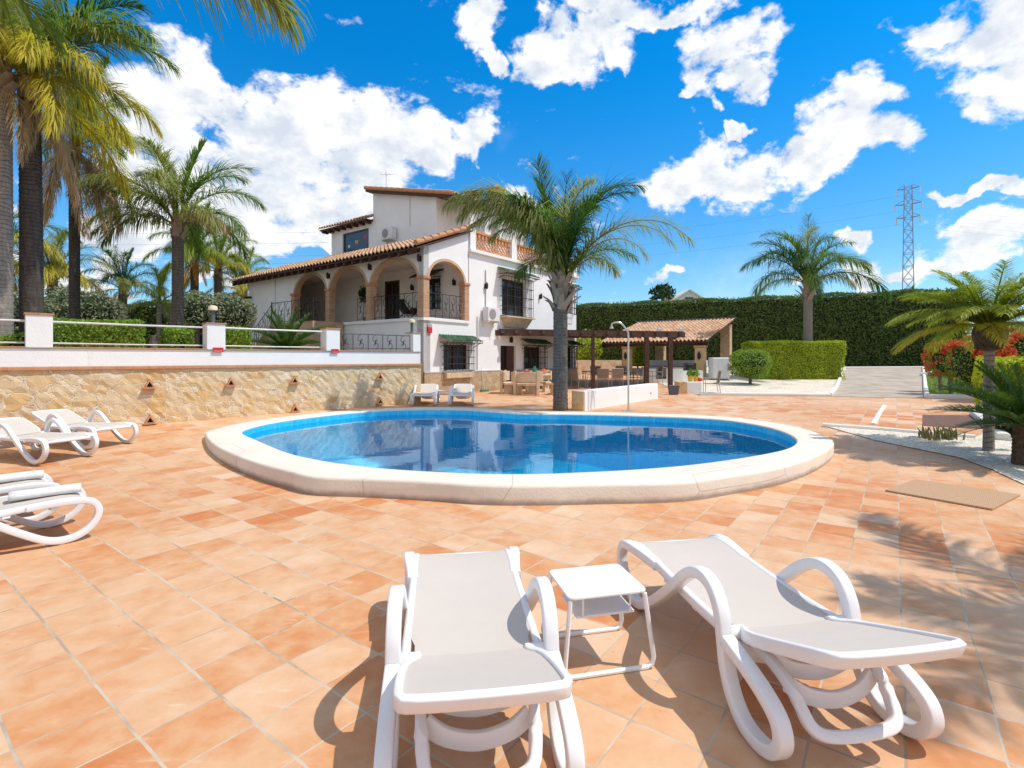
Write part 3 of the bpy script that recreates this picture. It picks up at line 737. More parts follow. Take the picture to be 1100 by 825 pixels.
# ------------------------------------------------------------------ tile roofs
def tile_roof(name, p0, U, nu, V, nv, mat_='barrel tiles', parent=None, pitch=.235, r=.062, th=.05, sub=8):
    """barrel tiles: nu rows along U, nv courses along V (up the slope), as one stepped corrugated sheet with thickness"""
    p0, U, V = Vector(p0), Vector(U).normalized(), Vector(V); Lv = V.length; V = V.normalized(); N = U.cross(V)
    if N.z < 0: N = -N
    verts, uvs, faces = [], [], []; cols = nu * sub + 1; rowz = []
    for j in range(nv):
        rowz += [(j + .0, .028), (j + .999, .0)]
    rnd = random.Random(3)
    jit = {(i, j): rnd.uniform(-.008, .008) for i in range(nu) for j in range(nv)}
    for v, dz in rowz:
        for c_ in range(cols):
            u = c_ / sub; fr = u % 1.0; j = int(v)
            h = r * math.sqrt(max(0, 1 - ((fr - .32) / .32) ** 2)) if fr < .64 else -r * .35 * math.sin((fr - .64) / .36 * math.pi)
            x = jit.get((min(nu - 1, int(u)), j), 0)
            verts.append(p0 + U * (u * pitch + x * .5) + V * (v / nv * Lv + (x if v % 1 < .5 else 0)) + N * (h + dz)); uvs.append((u + .001, j + .5))
    R_ = len(rowz)
    for k in range(R_ - 1):
        for c_ in range(cols - 1):
            a = k * cols + c_; faces.append((a, a + 1, a + cols + 1, a + cols))
    o = len(verts)                                         # the open mouths of the first course and a thin underside
    for c_ in range(cols): verts.append(verts[c_] - N * th); uvs.append(uvs[c_])
    for c_ in range(cols - 1): faces.append((c_ + 1, c_, o + c_, o + c_ + 1))
    me = bpy.data.meshes.new(name); me.from_pydata([tuple(v) for v in verts], [], faces); me.update()
    l = me.uv_layers.new(name='UVMap')
    for lp in me.loops:
        l.data[lp.index].uv = uvs[lp.vertex_index]
    for p in me.polygons:                                  # one tile keeps one colour
        cu = sum(uvs[i][0] for i in p.vertices) / 4; cv = min(uvs[i][1] for i in p.vertices)
        for li in p.loop_indices: l.data[li].uv = (math.floor(cu) + .5, cv)
    me.materials.append(MATS[mat_]); o_ = bpy.data.objects.new(name, me); COL.objects.link(o_)
    if parent: o_.parent = parent
    return o_
SLP = Vector((2.5 + .55, 0, SL * (2.5 + .55)))
rf = tile_roof('roof', (-.55, -.22, 5.66), (0, 1, 0), 60, SLP, 8, parent=villa)
MB().add([(-.52, -.2, 5.55), (-.52, 13.85, 5.55), (2.55, 13.85, 6.77), (2.55, -.2, 6.77), (-.52, -.2, 5.61), (-.52, 13.85, 5.61), (2.55, 13.85, 6.83), (2.55, -.2, 6.83)], [(0, 1, 2, 3), (7, 6, 5, 4), (0, 4, 5, 1), (3, 2, 6, 7), (0, 3, 7, 4), (1, 5, 6, 2)]).build('roof_boarding', 'dark beam', rf)
for k in range(25):
    t = .25 + k * .56
    MB().add([(-.50, t - .06, 5.37), (.0, t - .06, 5.56), (.0, t + .06, 5.56), (-.50, t + .06, 5.37), (-.50, t - .06, 5.548), (.0, t - .06, 5.74), (.0, t + .06, 5.74), (-.50, t + .06, 5.548)], [(0, 3, 2, 1), (4, 5, 6, 7), (0, 1, 5, 4), (1, 2, 6, 5), (2, 3, 7, 6), (3, 0, 4, 7)]).build('rafter', 'dark beam', rf)
vt = MB()
for k in range(8):                                         # verge tiles down the sunlit end
    a = Vector((-.55, -.17, 5.72)) + SLP * (k / 8); b2 = a + SLP / 8 * 1.06
    vt.tube([a + Vector((0, 0, .05)), b2 + Vector((0, 0, .02))], [.105, .085], 10)
vt.build('verge_tiles', 'terracotta', rf)
# roof of the window block
r2 = tile_roof('roof', (3.05, 7.30, 8.72), (0, 1, 0), 18, (1.6, 0, .62), 4, parent=villa)
MB().box((3.08, 7.38, 8.60), (3.8, 11.45, 8.66)).build('roof_boarding', 'dark beam', r2)
for k in range(8): MB().box((3.12, 7.5 + k * .53, 8.48), (3.50, 7.60 + k * .53, 8.60)).build('rafter', 'dark beam', r2)
# shed roof over the tall block: high at the left, falling to the right
DS = Vector((0, -1, -.232)).normalized()
r3 = tile_roof('roof', (9.1, 1.5, 8.855), (-1, 0, 0), 25, Vector((0, 6.1, 6.1 * .232)), 15, parent=villa)
MB().add([(3.2, 1.5, 8.655), (3.2, 7.6, 10.07), (9.1, 7.6, 10.07), (9.1, 1.5, 8.655), (3.2, 1.5, 8.815), (3.2, 7.6, 10.23), (9.1, 7.6, 10.23), (9.1, 1.5, 8.815)], [(0, 1, 2, 3), (7, 6, 5, 4), (0, 4, 5, 1), (3, 2, 6, 7), (0, 3, 7, 4), (1, 5, 6, 2)]).build('roof_boarding', 'dark beam', r3)
vt = MB()
for k in range(15):
    a = Vector((3.2, 7.62, 10.28)) + Vector((0, -6.1, -6.1 * .232)) * (k / 15)
    vt.tube([a, a + Vector((0, -.42, -.42 * .232)) + Vector((0, 0, -.015))], [.10, .085], 8)
vt.build('verge_tiles', 'terracotta', r3)
for (x, y, z0, h) in ((5.4, .75, 8.95, .55), (5.4, 1.55 + .6, 9.0, .55)):
    MB().box((x + .03, y + .03, 6.05), (x + .47, y + .47, z0 - .002)).build('chimney_shaft', 'white plaster', villa)
    ch = MB().box((x, y, z0), (x + .5, y + .5, z0 + h)).build('chimney', 'pier brick', villa)
    MB().box((x - .06, y - .06, z0 + h), (x + .56, y + .56, z0 + h + .07)).add([(x - .05, y + .25, z0 + h + .07), (x + .25, y - .05, z0 + h + .07), (x + .55, y + .25, z0 + h + .07), (x + .25, y + .55, z0 + h + .07), (x + .25, y + .25, z0 + h + .3)], [(0, 1, 4), (1, 2, 4), (2, 3, 4), (3, 0, 4)]).build('chimney_cap', 'terracotta', ch)
# roof terrace balustrade: white posts with clay lattice between
posts = [(2.56, 2.92), (5.42, 5.80), (8.02, 8.38), (11.0, 11.36)]
for a, b2 in posts: MB().box((a, -.04, 6.09), (b2, .30, 7.02)).build('balustrade_post', 'white plaster', villa, bevel=.015)
for (a0, a), (b2, b3) in zip(posts[:-1], posts[1:]):
    bl = MB(); bl.box((a, .0, 6.09), (b2, .26, 6.20)); bl.box((a, .03, 6.84), (b2, .23, 6.93))
    L = b2 - a; n = max(5, int(L / .21)); st = L / n
    for i in range(n):
        for q, (za, zb) in enumerate(((6.20, 6.42), (6.42, 6.64))):
            for sg in (0, 1):
                x0, x1 = a + st * (i + sg * 1.0), a + st * (i + 1 - sg)
                bl.tube([(x0, .12, za), ((x0 + x1) / 2, .12, (za + zb) / 2), (x1, .12, zb)], .030, 5)
        bl.box((a + st * (i + .22), .06, 6.64), (a + st * (i + .78), .19, 6.84))
    bl.build('balustrade', 'lattice clay', villa)
MB().box((11.0, .3, 6.09), (11.30, 12.6, 6.93)).build('parapet', 'white plaster', villa)

# ------------------------------------------------------------------ windows, doors, awnings
def window(P, u0, u1, z0, z1, sash=2, frame='door wood', depth=.16):
    fm = MB(); fw = .055
    for a, b2, c_, d in ((u0, u1, z0, z0 + fw), (u0, u1, z1 - fw, z1), (u0, u0 + fw, z0 + fw, z1 - fw), (u1 - fw, u1, z0 + fw, z1 - fw)):
        fm.box((0, 0, 0), (1, 1, 1), lambda x, y, z: P(a + (b2 - a) * x, depth + .06 * y, c_ + (d - c_) * z))
    for i in range(1, sash):
        c0 = u0 + (u1 - u0) * i / sash
        fm.box((0, 0, 0), (1, 1, 1), lambda x, y, z: P(c0 - .05 + .10 * x, depth + .06 * y, z0 + fw + (z1 - z0 - 2 * fw) * z))
    for i in range(sash):
        a = u0 + (u1 - u0) * i / sash; b2 = u0 + (u1 - u0) * (i + 1) / sash
        for k in range(1, 4):
            zz = z0 + (z1 - z0) * k / 4
            fm.box((0, 0, 0), (1, 1, 1), lambda x, y, z: P(a + .05 + (b2 - a - .1) * x, depth + .01 + .03 * y, zz - .012 + .024 * z))
    w_ = fm.build('window', frame, villa)
    MB().box((0, 0, 0), (1, 1, 1), lambda x, y, z: P(u0 + .03 + (u1 - u0 - .06) * x, depth + .045 + .01 * y, z0 + .03 + (z1 - z0 - .06) * z)).build('pane', 'window glass', w_)
    return w_
def grille(w_, P, u0, u1, z0, z1, out=.26, n=10):
    gm = MB()
    bar = lambda a, b2, r=.012: gm.tube([a, b2], r, 5)
    for i in range(n + 1):
        u = u0 + (u1 - u0) * i / n; bar(P(u, -out, z0), P(u, -out, z1))
    for q in (1, 2):
        for u in (u0, u1): bar(P(u, -out * q / 3, z0), P(u, -out * q / 3, z1))
    for k in range(5):
        z = z0 + .02 + (z1 - z0 - .04) * k / 4
        for a, b2 in ((P(u0, -.01, z), P(u0, -out, z)), (P(u0, -out, z), P(u1, -out, z)), (P(u1, -out, z), P(u1, -.01, z))): bar(a, b2, .014)
    gm.build('grille', 'black iron', w_)
def awning(P, u0, u1, z, out=.5, drop=.24):
    a = P(u0, -out, z); U = P(u1, -out, z) - a; V = P(u0, 0, z + drop) - a
    if U.cross(V).z < 0: a = P(u1, -out, z); U = -U
    n = max(4, int(U.length / .15)); o = tile_roof('awning', a, U, n, V, 3, 'green glazed tiles', villa, pitch=U.length / n, r=.045, th=.03)
    br = MB()
    for u in (u0 + .08, (u0 + u1) / 2, u1 - .08): br.tube([P(u, -.01, z - .22), P(u, -out + .08, z - .04)], .016, 5); br.tube([P(u, -.01, z - .035), P(u, -out + .03, z - .035)], .016, 5)
    br.box((0, 0, 0), (1, 1, 1), lambda x, y, zz: P(u0 + (u1 - u0) * x, -out + .02 + .05 * y, z - .06 + .035 * zz))
    br.build('bracket', 'black iron', o)
w1 = window(PR, 1.08, 2.52, 1.14, 2.15); grille(w1, PR, .98, 2.62, 1.10, 2.20, .24, 9); awning(PR, .78, 2.84, 2.26)
MB().box((1.0, -.22, .82), (2.6, -.066, 1.06)).build('sill', 'sill clay', w1, bevel=.03)
w2 = window(PR, 6.42, 7.95, 1.12, 2.15); grille(w2, PR, 6.32, 8.05, 1.08, 2.20, .24, 9); awning(PR, 6.15, 8.25, 2.26)
w3 = window(PR, 10.2, 10.95, 1.08, 2.2); grille(w3, PR, 10.1, 11.05, 1.04, 2.24, .24, 6); awning(PR, 9.95, 11.2, 2.28)
w4 = window(PR, 4.75, 6.55, 3.55, 5.18, 3); grille(w4, PR, 4.6, 6.72, 3.48, 5.25, .32, 10); awning(PR, 4.4, 6.95, 5.36, .55)
sl = MB()
for (x0, x1, z0, z1, d0, d1) in ((4.7, 6.62, 3.0, 3.42, .12, .36),):
    vs = [PR(x0 + .15, -.002, z0), PR(x1 - .15, -.002, z0), PR(x1 - .15, -d0, z0), PR(x0 + .15, -d0, z0), PR(x0, -.002, z1), PR(x1, -.002, z1), PR(x1, -d1, z1), PR(x0, -d1, z1)]
    sl.add(vs, [(0, 1, 2, 3), (7, 6, 5, 4), (0, 4, 5, 1), (1, 5, 6, 2), (2, 6, 7, 3), (3, 7, 4, 0)])
sl.box((4.55, -.42, 3.42), (6.77, -.002, 3.48)); sl.build('sill', 'sill clay', w4)
w5 = window(PR, 10.2, 10.9, 4.0, 5.2); grille(w5, PR, 10.1, 11.0, 3.95, 5.25, .28, 5); awning(PR, 9.95, 11.15, 5.36)
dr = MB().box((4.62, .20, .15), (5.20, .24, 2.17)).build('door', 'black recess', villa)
MB().box((5.20, -.0 + .10, .16), (5.25, .19, 2.15)).box((5.25, .10, .16), (5.74, .15, 2.15)).build('door_leaf', 'door wood', dr)
MB().box((4.6, -.09, .16), (5.8, .34, .24)).build('doorstep', 'cream stone', dr)
# porch door, porch window with shade, dark glass of the studio
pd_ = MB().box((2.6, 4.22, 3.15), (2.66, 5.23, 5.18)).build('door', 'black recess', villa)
fr = MB()
for a, b2, c_, d in ((4.20, 4.30, 3.14, 5.2), (4.70, 4.76, 3.14, 5.2), (5.15, 5.25, 3.14, 5.2), (4.3, 5.15, 5.1, 5.2)): fr.box((2.52, a, c_), (2.598, b2, d))
fr.build('door_frame', 'door wood', pd_)
PI_ = lambda u, w, z: Vector((2.5 + w, u, z))
w6 = window(PI_, 1.62, 2.72, 3.75, 5.05, 2, 'black iron', .1); grille(w6, PI_, 1.55, 2.79, 3.7, 5.1, .2, 7)
MB().add([(1.95, 1.40, 5.08), (1.95, 2.95, 5.08), (2.5, 2.95, 5.38), (2.5, 1.40, 5.38), (1.95, 1.40, 5.13), (1.95, 2.95, 5.13), (2.5, 2.95, 5.43), (2.5, 1.40, 5.43)], [(0, 1, 2, 3), (7, 6, 5, 4), (0, 4, 5, 1), (3, 2, 6, 7), (0, 3, 7, 4), (1, 5, 6, 2)]).build('awning', 'dark beam', villa)
PU = lambda u, w, z: Vector((3.5 + w, u, z))
sw_ = MB(); u0, u1, z0, z1 = 7.72, 9.94, 7.0, 8.32
for a, b2, c_, d in ((u0, u1, z0, z0 + .06), (u0, u1, z1 - .06, z1), (u0, u0 + .06, z0 + .06, z1 - .06), (u1 - .06, u1, z0 + .06, z1 - .06)): sw_.box((3.56, a, c_), (3.64, b2, d))
sw_ = sw_.build('window', 'lamp post', villa)
MB().box((3.60, u0 + .05, z0 + .05), (3.61, u1 - .05, z1 - .05)).build('pane', 'window glass', sw_)
def butterfly(u, z, sc, m_):
    f = MB()
    for sg in (1, -1):
        for (du, dz, r) in ((.5, .35, .5), (.4, -.35, .38)):
            f.add([(3.597, u + sg * sc * (du + r * math.cos(k * .7)) * .5, z + sc * (dz + r * math.sin(k * .7)) * .5) for k in range(9)], [tuple(range(9))])
    f.build('sticker', m_, sw_)
butterfly(8.85, 7.75, .26, 'yellow pot'); butterfly(8.1, 7.92, .26, 'red glaze'); butterfly(9.5, 7.6, .2, 'sign white'); butterfly(9.2, 7.25, .2, 'red glaze')

# porch railings between the piers
for a, b2 in ((.32, 3.05), (3.355, 4.15)):
    mb = MB(); scroll_panel(mb, lambda u, v: PF(a + u, .17, FLO + .04 + v), b2 - a, .92, max(2, int((b2 - a) / .42)), .009); mb.build('railing', 'black iron', villa)
mb = MB(); scroll_panel(mb, lambda u, v: PR(.38 + u, .17, FLO + .04 + v), 1.96, .92, 5, .009); mb.build('railing', 'black iron', villa)
# outside stairs at the left end with iron banister
st = MB(); nst = 8
for i in range(nst):
    st.box((-1.5, 8.1 + .30 * i, 1.45), (-.01, 8.4 + .30 * i, 3.14 - (i + 1) * .20))
st.box((-1.5, 4.8, 1.45), (-.07, 8.1, 3.12)); st.build('stairs', 'plinth rubble', villa)
mb = MB(); scroll_panel(mb, lambda u, v: Vector((-1.45, 4.85 + u, 3.12 + v)), 3.2, .9, 6, .010); mb.tube([(-1.45, 4.85, 3.1), (-1.45, 4.85, 4.08)], .03, 6); mb.tube([(-1.45, 8.05, 3.1), (-1.45, 8.05, 4.08)], .03, 6)
scroll_panel(mb, lambda u, v: Vector((-1.45, 8.05 + u, 3.05 - u * .667 + v)), 2.3, .9, 6, .010); mb.tube([(-1.45, 10.35, 1.5), (-1.45, 10.35, 2.5)], .03, 6)
mb.build('banister', 'black iron', villa)
mb = MB(); scroll_panel(mb, lambda u, v: Vector((-.2, 6.4 + u, 3.14 + v)), 1.0, .95, 2, .010); scroll_panel(mb, lambda u, v: Vector((-.2, 7.4 + u, 3.14 - u * .55 + v)), .85, .95, 2, .010); mb.tube([(-.2, 7.4, 3.1), (-.2, 7.4, 4.2)], .035, 6)
mb.build('banister', 'black iron', villa)
# seams and pipes on the plaster
MB().tube([(2.50, -.012, 6.6), (2.50, -.012, 3.2)], .012, 5).tube([(-.012, 10.4, 5.6), (-.012, 10.4, 3.2)], .012, 5).tube([(3.56, -.03, 5.35), (3.56, -.03, 3.75)], .022, 6).tube([(3.02, -.03, 3.35), (3.02, -.03, 1.1)], .018, 6).tube([(3.488, 4.6, 9.4), (3.488, 4.6, 7.9)], .014, 5).build('pipe', 'seam grey', villa)

# things hung on the house
def hang(name, label, cat, s, t, z, group=None, face='R'):
    p = HM @ Vector((s, t, z)); return thing(name, label, cat, p, HRZ if face == 'R' else HRZ - math.pi / 2, group)
def ac_unit(o):
    MB().box((-.40, -.36, 0), (.40, -.06, .58)).build('case', 'unit white', o, bevel=.02)
    gr = MB().lathe([(.22, 0), (.22, .012)], 20); gr.v = [(x - .1, -.361 - z, y + .29) for x, y, z in gr.v]
    gr.build('fan_grille', 'unit grille', o)
    MB().box((-.38, -.38, -.05), (-.33, -.002, -.004)).box((.33, -.38, -.05), (.38, -.002, -.004)).box((-.38, -.06, -.25), (-.33, -.002, -.05)).box((.33, -.06, -.25), (.38, -.002, -.05)).build('bracket', 'unit white', o)
ac = hang('air_conditioner', 'white air conditioner unit bracketed on the sunlit facade beside barred window', 'air conditioner', 3.72, 0, 3.18); ac_unit(ac)
ac2 = hang('air_conditioner', 'air conditioner unit on the shaded upper wall above the porch roof', 'air conditioner', 3.5, 5.9, 7.42, None, 'F'); ac_unit(ac2)
ac2.rotation_euler = (0, 0, HRZ - math.pi / 2)
lamp0 = None
LAMPS = [('R', 3.55, 0, 4.66, 'small dark wall lamp between the air conditioner pipe and the barred upper window'), ('R', 7.73, 0, 4.62, 'small dark wall lamp just left of the pool palm, under the balustrade'), ('R', 5.33, 0, 2.42, 'small dark wall lamp over the garden door'),
         ('F', 0, 3.05, 5.28, 'small dark wall lamp between the two middle porch arches'), ('F', 0, 5.9, 5.2, 'small dark wall lamp between the two left porch arches'), ('F', 0, .16, 5.3, 'small dark wall lamp on the corner above the porch pier'),
         ('F', 2.5, 3.3, 4.75, 'small dark wall lamp inside the porch between door and window'), ('F', 2.5, 7.0, 4.75, 'small dark wall lamp inside the leftmost porch arch'), ('F', 2.5, .75, 4.75, 'small dark wall lamp inside the corner arch of the porch')]
for fc, s, t, z, lab in LAMPS:
    l = hang('wall_lamp', lab, 'lamp', s, t, z - .1, 'wall lamps on the villa', fc)
    if lamp0 is None:
        MB().box((-.05, -.03, .0), (.05, -.002, .20)).build('back_plate', 'black iron', l)
        MB().lathe([(.02, -.02), (.055, .02), (.065, .20), (.03, .24), (.012, .28)], 8, (0, -.10, 0)).build('lantern', 'black iron', l); lamp0 = l
    else:
        for ch in lamp0.children: d = ch.copy(); COL.objects.link(d); d.parent = l
cam_ = hang('security_camera', 'dark security camera under the eave at the far left corner of the house', 'camera', 0, 12.7, 4.75, None, 'F')
MB().tube([(0, -.002, .18), (0, -.12, .16), (0, -.14, .05)], .02, 6).build('bracket', 'unit white', cam_)
MB().tube([(0, -.05, 0), (0, -.38, -.05)], [.06, .065], 10).build('housing', 'black plastic', cam_)
al = hang('alarm_box', 'red alarm box with grey top on the white corner wall under the porch', 'alarm box', .28, 0, 2.55)
MB().box((-.11, -.07, 0), (.11, -.002, .22)).build('case', 'red sign', al, bevel=.02); MB().box((-.10, -.06, .222), (.10, -.002, .33)).build('lid', 'seam grey', al)
an = thing('aerial', 'thin television aerial standing on the upper roof edge', 'aerial', HM @ Vector((4.2, 7.2, 10.2)))
MB().tube([(0, 0, 0), (0, 0, 1.1)], .018, 6).build('mast', 'galvanised', an)
MB().tube([(-.35, 0, .95), (.35, 0, .95)], .010, 5).tube([(-.2, -.2, .95), (-.2, .2, .95)], .008, 4).tube([(0, -.2, .95), (0, .2, .95)], .008, 4).tube([(.2, -.2, .95), (.2, .2, .95)], .008, 4).build('rods', 'galvanised', an)
# on the porch: hammock-like chair, potted tree, blue cushion
tr_ = thing('potted_plant', 'dark leafy potted plant standing on the porch beside the door', 'plant', HM @ Vector((1.9, 5.75, FLO)))
MB().lathe([(.16, 0), (.22, .35), (.24, .38)], 12).build('pot', 'terracotta', tr_)
MB().tube([(0, 0, .3), (.03, .02, .9), (0, 0, 1.3)], .03, 6).build('stem', 'bark', tr_)
q = RNG.normal(0, 1, (500, 3)); q /= np.linalg.norm(q, axis=1)[:, None]; V_, F_ = leaves(q * np.array([.42, .42, .5]) * RNG.uniform(.4, 1, (500, 1)) + np.array([0, 0, 1.45]), q, .16)
npmesh('foliage', V_, F_, 'dark leaf', tr_)
hc = thing('sling_chair', 'dark reclined sling chair on the porch behind the iron railing', 'chair', HM @ Vector((1.2, 2.2, FLO)), HRZ)
MB().ribbon(smooth_path([(0, .55, .95), (0, .3, .6), (0, 0, .3), (0, -.3, .36), (0, -.55, .5)], 4), .5, .03, (1, 0, 0)).build('sling', 'black plastic', hc)
MB().tube([(-.28, .6, 1.0), (-.28, -.5, .02)], .018, 6).tube([(.28, .6, 1.0), (.28, -.5, .02)], .018, 6).tube([(-.28, -.6, .52), (-.28, .5, .02)], .018, 6).tube([(.28, -.6, .52), (.28, .5, .02)], .018, 6).build('frame', 'black iron', hc)
bc = tag(MB().lathe([(.02, 0), (.2, .05), (.24, .18), (.16, .3), (.02, .33)], 14).build('floor_cushion', 'blue cloth', smooth=True), 'round blue cushion on the porch floor under the corner arch', 'cushion'); bc.location = HM @ Vector((.75, .75, FLO))
bm_ = thing('broom', 'yard brush with white pole and green head leaning on the plinth', 'broom', HM @ Vector((3.35, -.14, .2)), HRZ)
MB().tube([(0, 0, .08), (-.12, .07, 1.05)], .013, 6).build('pole', 'white enamel', bm_); MB().box((-.25, -.05, 0), (.25, .04, .09)).build('head', 'green glaze', bm_, bevel=.01)
# ------------------------------------------------------------------ palms
def frond_mesh(name, L, e0, e1, lw, ll, n, droop, mat_, ang=55, seed=0, vee=25, plume=18, curl=1.0, gap=.12):
    """one pinnate frond growing along +X: arching rachis from elevation e0 to e1 (degrees), drooping leaflets each side"""
    rg = np.random.default_rng(seed); k = 26
    tt = np.linspace(0, 1, k); el = np.radians(e0 + (e1 - e0) * tt ** curl)
    side = rg.normal(0, .10)
    d = np.stack([np.cos(el), np.sin(side * tt * 1.4) * np.cos(el), np.sin(el)], 1); d /= np.linalg.norm(d, axis=1)[:, None]
    P = np.zeros((k, 3)); P[1:] = np.cumsum((d[1:] + d[:-1]) / 2 * (L / (k - 1)), 0)
    V, Fq = [], []
    w0 = L * .011 + .012
    for i in range(k):                                     # rachis: flattened triangle section
        r = w0 * (1 - .88 * tt[i]) * (1.9 if tt[i] < .06 else 1)
        T = d[i]; Lt = np.cross(T, [0, 0, 1.]); Lt /= np.linalg.norm(Lt) + 1e-9; U = np.cross(Lt, T)
        V += [P[i] + Lt * r, P[i] + U * r * .6, P[i] - Lt * r, P[i] - U * r * .6]
    for i in range(k - 1):
        for j in range(4): Fq.append((i * 4 + j, i * 4 + (j + 1) % 4, (i + 1) * 4 + (j + 1) % 4, (i + 1) * 4 + j))
    for q in range(n):
        t = gap + (1 - gap) * (q + rg.uniform(0, .8)) / n; f = t * (k - 1); i = min(k - 2, int(f)); a = f - i
        p = P[i] * (1 - a) + P[i + 1] * a; T = d[i]; Lt = np.cross(T, [0, 0, 1.]); Lt /= np.linalg.norm(Lt) + 1e-9; U = np.cross(Lt, T)
        ln = ll * (math.sin(math.pi * (.12 + .80 * t)) ** .7) * rg.uniform(.8, 1.1)
        for sg in (1, -1):
            A = math.radians(ang * (1 - .45 * t) + rg.normal(0, 6)); B = math.radians(vee + rg.normal(0, plume))
            D = T * math.cos(A) + (Lt * sg * math.cos(B) + U * math.sin(B)) * math.sin(A)
            c = p.copy(); segs = 3; o = len(V); wd = np.cross(D, [0, 0, 1.]) if abs(D[2]) < .95 else np.cross(D, [1., 0, 0]); wd /= np.linalg.norm(wd) + 1e-9
            dr = droop * rg.uniform(.6, 1.3)
            for s_ in range(segs + 1):
                ww = lw * (.55, 1, .75, .08)[s_] * .5
                V += [c + wd * ww, c - wd * ww]
                D = D + np.array([0, 0, -dr]) * (.35 + .45 * s_); D /= np.linalg.norm(D)
                c = c + D * ln / segs
            for s_ in range(segs): Fq.append((o + 2 * s_, o + 2 * s_ + 1, o + 2 * s_ + 3, o + 2 * s_ + 2))
    me_o = npmesh(name, V, Fq, mat_)
    me = me_o.data; bpy.data.objects.remove(me_o); return me
FM = {}
def queen(kind, var, mat_):
    """queen palm frond meshes by posture; length about 2.9 m, shared between trees"""
    key = (kind, var, mat_)
    if key not in FM:
        e0, e1, L, dr, ll, n, lw, cu = dict(spear=(86, 64, 2.5, .15, .62, 110, .026, 1), high=(76, -5, 2.9, .45, .80, 120, .025, 1.3), mid=(60, -45, 3.0, .65, .86, 125, .025, 1.2), low=(36, -62, 2.9, .75, .86, 125, .025, 1.1), hang=(6, -80, 2.8, .9, .8, 120, .022, 1),
            dead=(-30, -87, 2.3, 1.1, .62, 130, .014, .8), stub=(25, -40, 1.5, .7, .5, 60, .024, 1), harc=(80, -40, 4.2, .95, 1.05, 150, .030, 1.7), hup=(82, -12, 3.9, .45, .95, 120, .030, 2.2), hright=(62, -58, 4.15, .6, .85, 62, .026, 1.7))[kind]
        FM[key] = frond_mesh('frond', L, e0, e1, lw, ll, n, dr, mat_, seed=var * 17 + len(kind), plume=30 if kind != 'spear' else 12, curl=cu)
    return FM[key]
def trunk(mb, h, r0, r1, lean=(0, 0), rings=.11, n=14, seed=0):
    rg = random.Random(seed); pts, rr = [], []; k = max(8, int(h / rings))
    for i in range(k + 1):
        t = i / k
        for q, s in ((0, 1.0), (.72, 1.045 + rg.uniform(-.02, .03))):
            tt = min(1, t + q / k)
            if i == k and q: continue
            pts.append((lean[0] * tt * tt, lean[1] * tt * tt, h * tt)); rr.append((r0 + (r1 - r0) * tt + r0 * .06 * max(0, 1 - tt * h / .4) ** 2) * s)
    mb.tube(pts, rr, n); return mb
def boots(parent, z, r, h, n, mat_, out=.5, seed=1, name='leaf_bases'):
    """overlapping old leaf bases under the crown: flaring low on the trunk, upright at the top"""
    rg = random.Random(seed); mb = MB()
    for i in range(n):
        a = i * 2.399 + rg.uniform(-.25, .25); t = i / n; zz = z + h * t; ln = h * .62 * rg.uniform(.75, 1.2) * (1 - .25 * t)
        th0 = R(42 + 36 * t) + rg.uniform(-.15, .15); th0 = math.pi / 2 - (math.pi / 2 - th0) * out / .5; w = r * rg.uniform(.75, 1.0); ca, sa = math.cos(a), math.sin(a)
        rr = r * (1 - .25 * t) - .01; x, y_ = rr, zz - ln * .12; vs = []; K = 6
        tw = rg.uniform(-.25, .25)
        for k in range(K):
            q = k / (K - 1); th = th0 + (.55 - 1.0 * q * rg.uniform(.6, 1.2)) * .7; ww = w * (1 - .62 * q) ; tk = .06 * (1 - .6 * q) * r / .2
            for sg, d_ in ((-1, -.3), (0, 1), (1, -.3), (0, -.6)):
                R_ = x + d_ * tk * math.sin(th); vs.append((ca * R_ - sa * (sg * ww + tw * q * ln), sa * R_ + ca * (sg * ww + tw * q * ln), y_ - d_ * tk * math.cos(th)))
            x += math.cos(th) * ln / (K - 1); y_ += math.sin(th) * ln / (K - 1)
        mb.add(vs, [(k * 4 + j, k * 4 + (j + 1) % 4, (k + 1) * 4 + (j + 1) % 4, (k + 1) * 4 + j) for k in range(K - 1) for j in range(4)] + [((K - 1) * 4, (K - 1) * 4 + 1, (K - 1) * 4 + 2, (K - 1) * 4 + 3)])
    return mb.build(name, mat_, parent, smooth=True, angle=60)
def put_frond(root, me, z, az, sc=1., tilt=0., off=(0, 0), r=.12, name='frond'):
    o = bpy.data.objects.new(name, me); COL.objects.link(o); o.parent = root
    o.location = (off[0] + math.cos(az) * r, off[1] + math.sin(az) * r, z); o.rotation_euler = (R(random.uniform(-9, 9)), -tilt, az); o.scale = (sc,) * 3; return o
def palm(label, base, h, r0, r1, spec, tmat='trunk grey', bmat='boot fibre', lean=(0, 0), sc=1., seed=0, group=None, name='palm_tree', boot=(.7, 16, .45), cat='palm tree'):
    """spec: list of (posture, material, azimuth degrees, scale)"""
    t = thing(name, label, cat, base, 0, group); random.seed(seed)
    trunk(MB(), h, r0, r1, lean, seed=seed).build('trunk', tmat, t, smooth=True, angle=70)
    if boot: boots(t, h - boot[0] * .75, r1 * .95, boot[0], boot[1], bmat, boot[2], seed).location = (lean[0], lean[1], 0)
    for i, (kd, m_, az, s) in enumerate(spec):
        put_frond(t, queen(kd, (i + seed) % 3, m_), h - .05 + {'spear': .25, 'high': .18, 'mid': .05, 'low': -.05, 'hang': -.15, 'dead': -.25}.get(kd, 0), R(az), s * sc, 0, lean, r1 * .55)
    return t
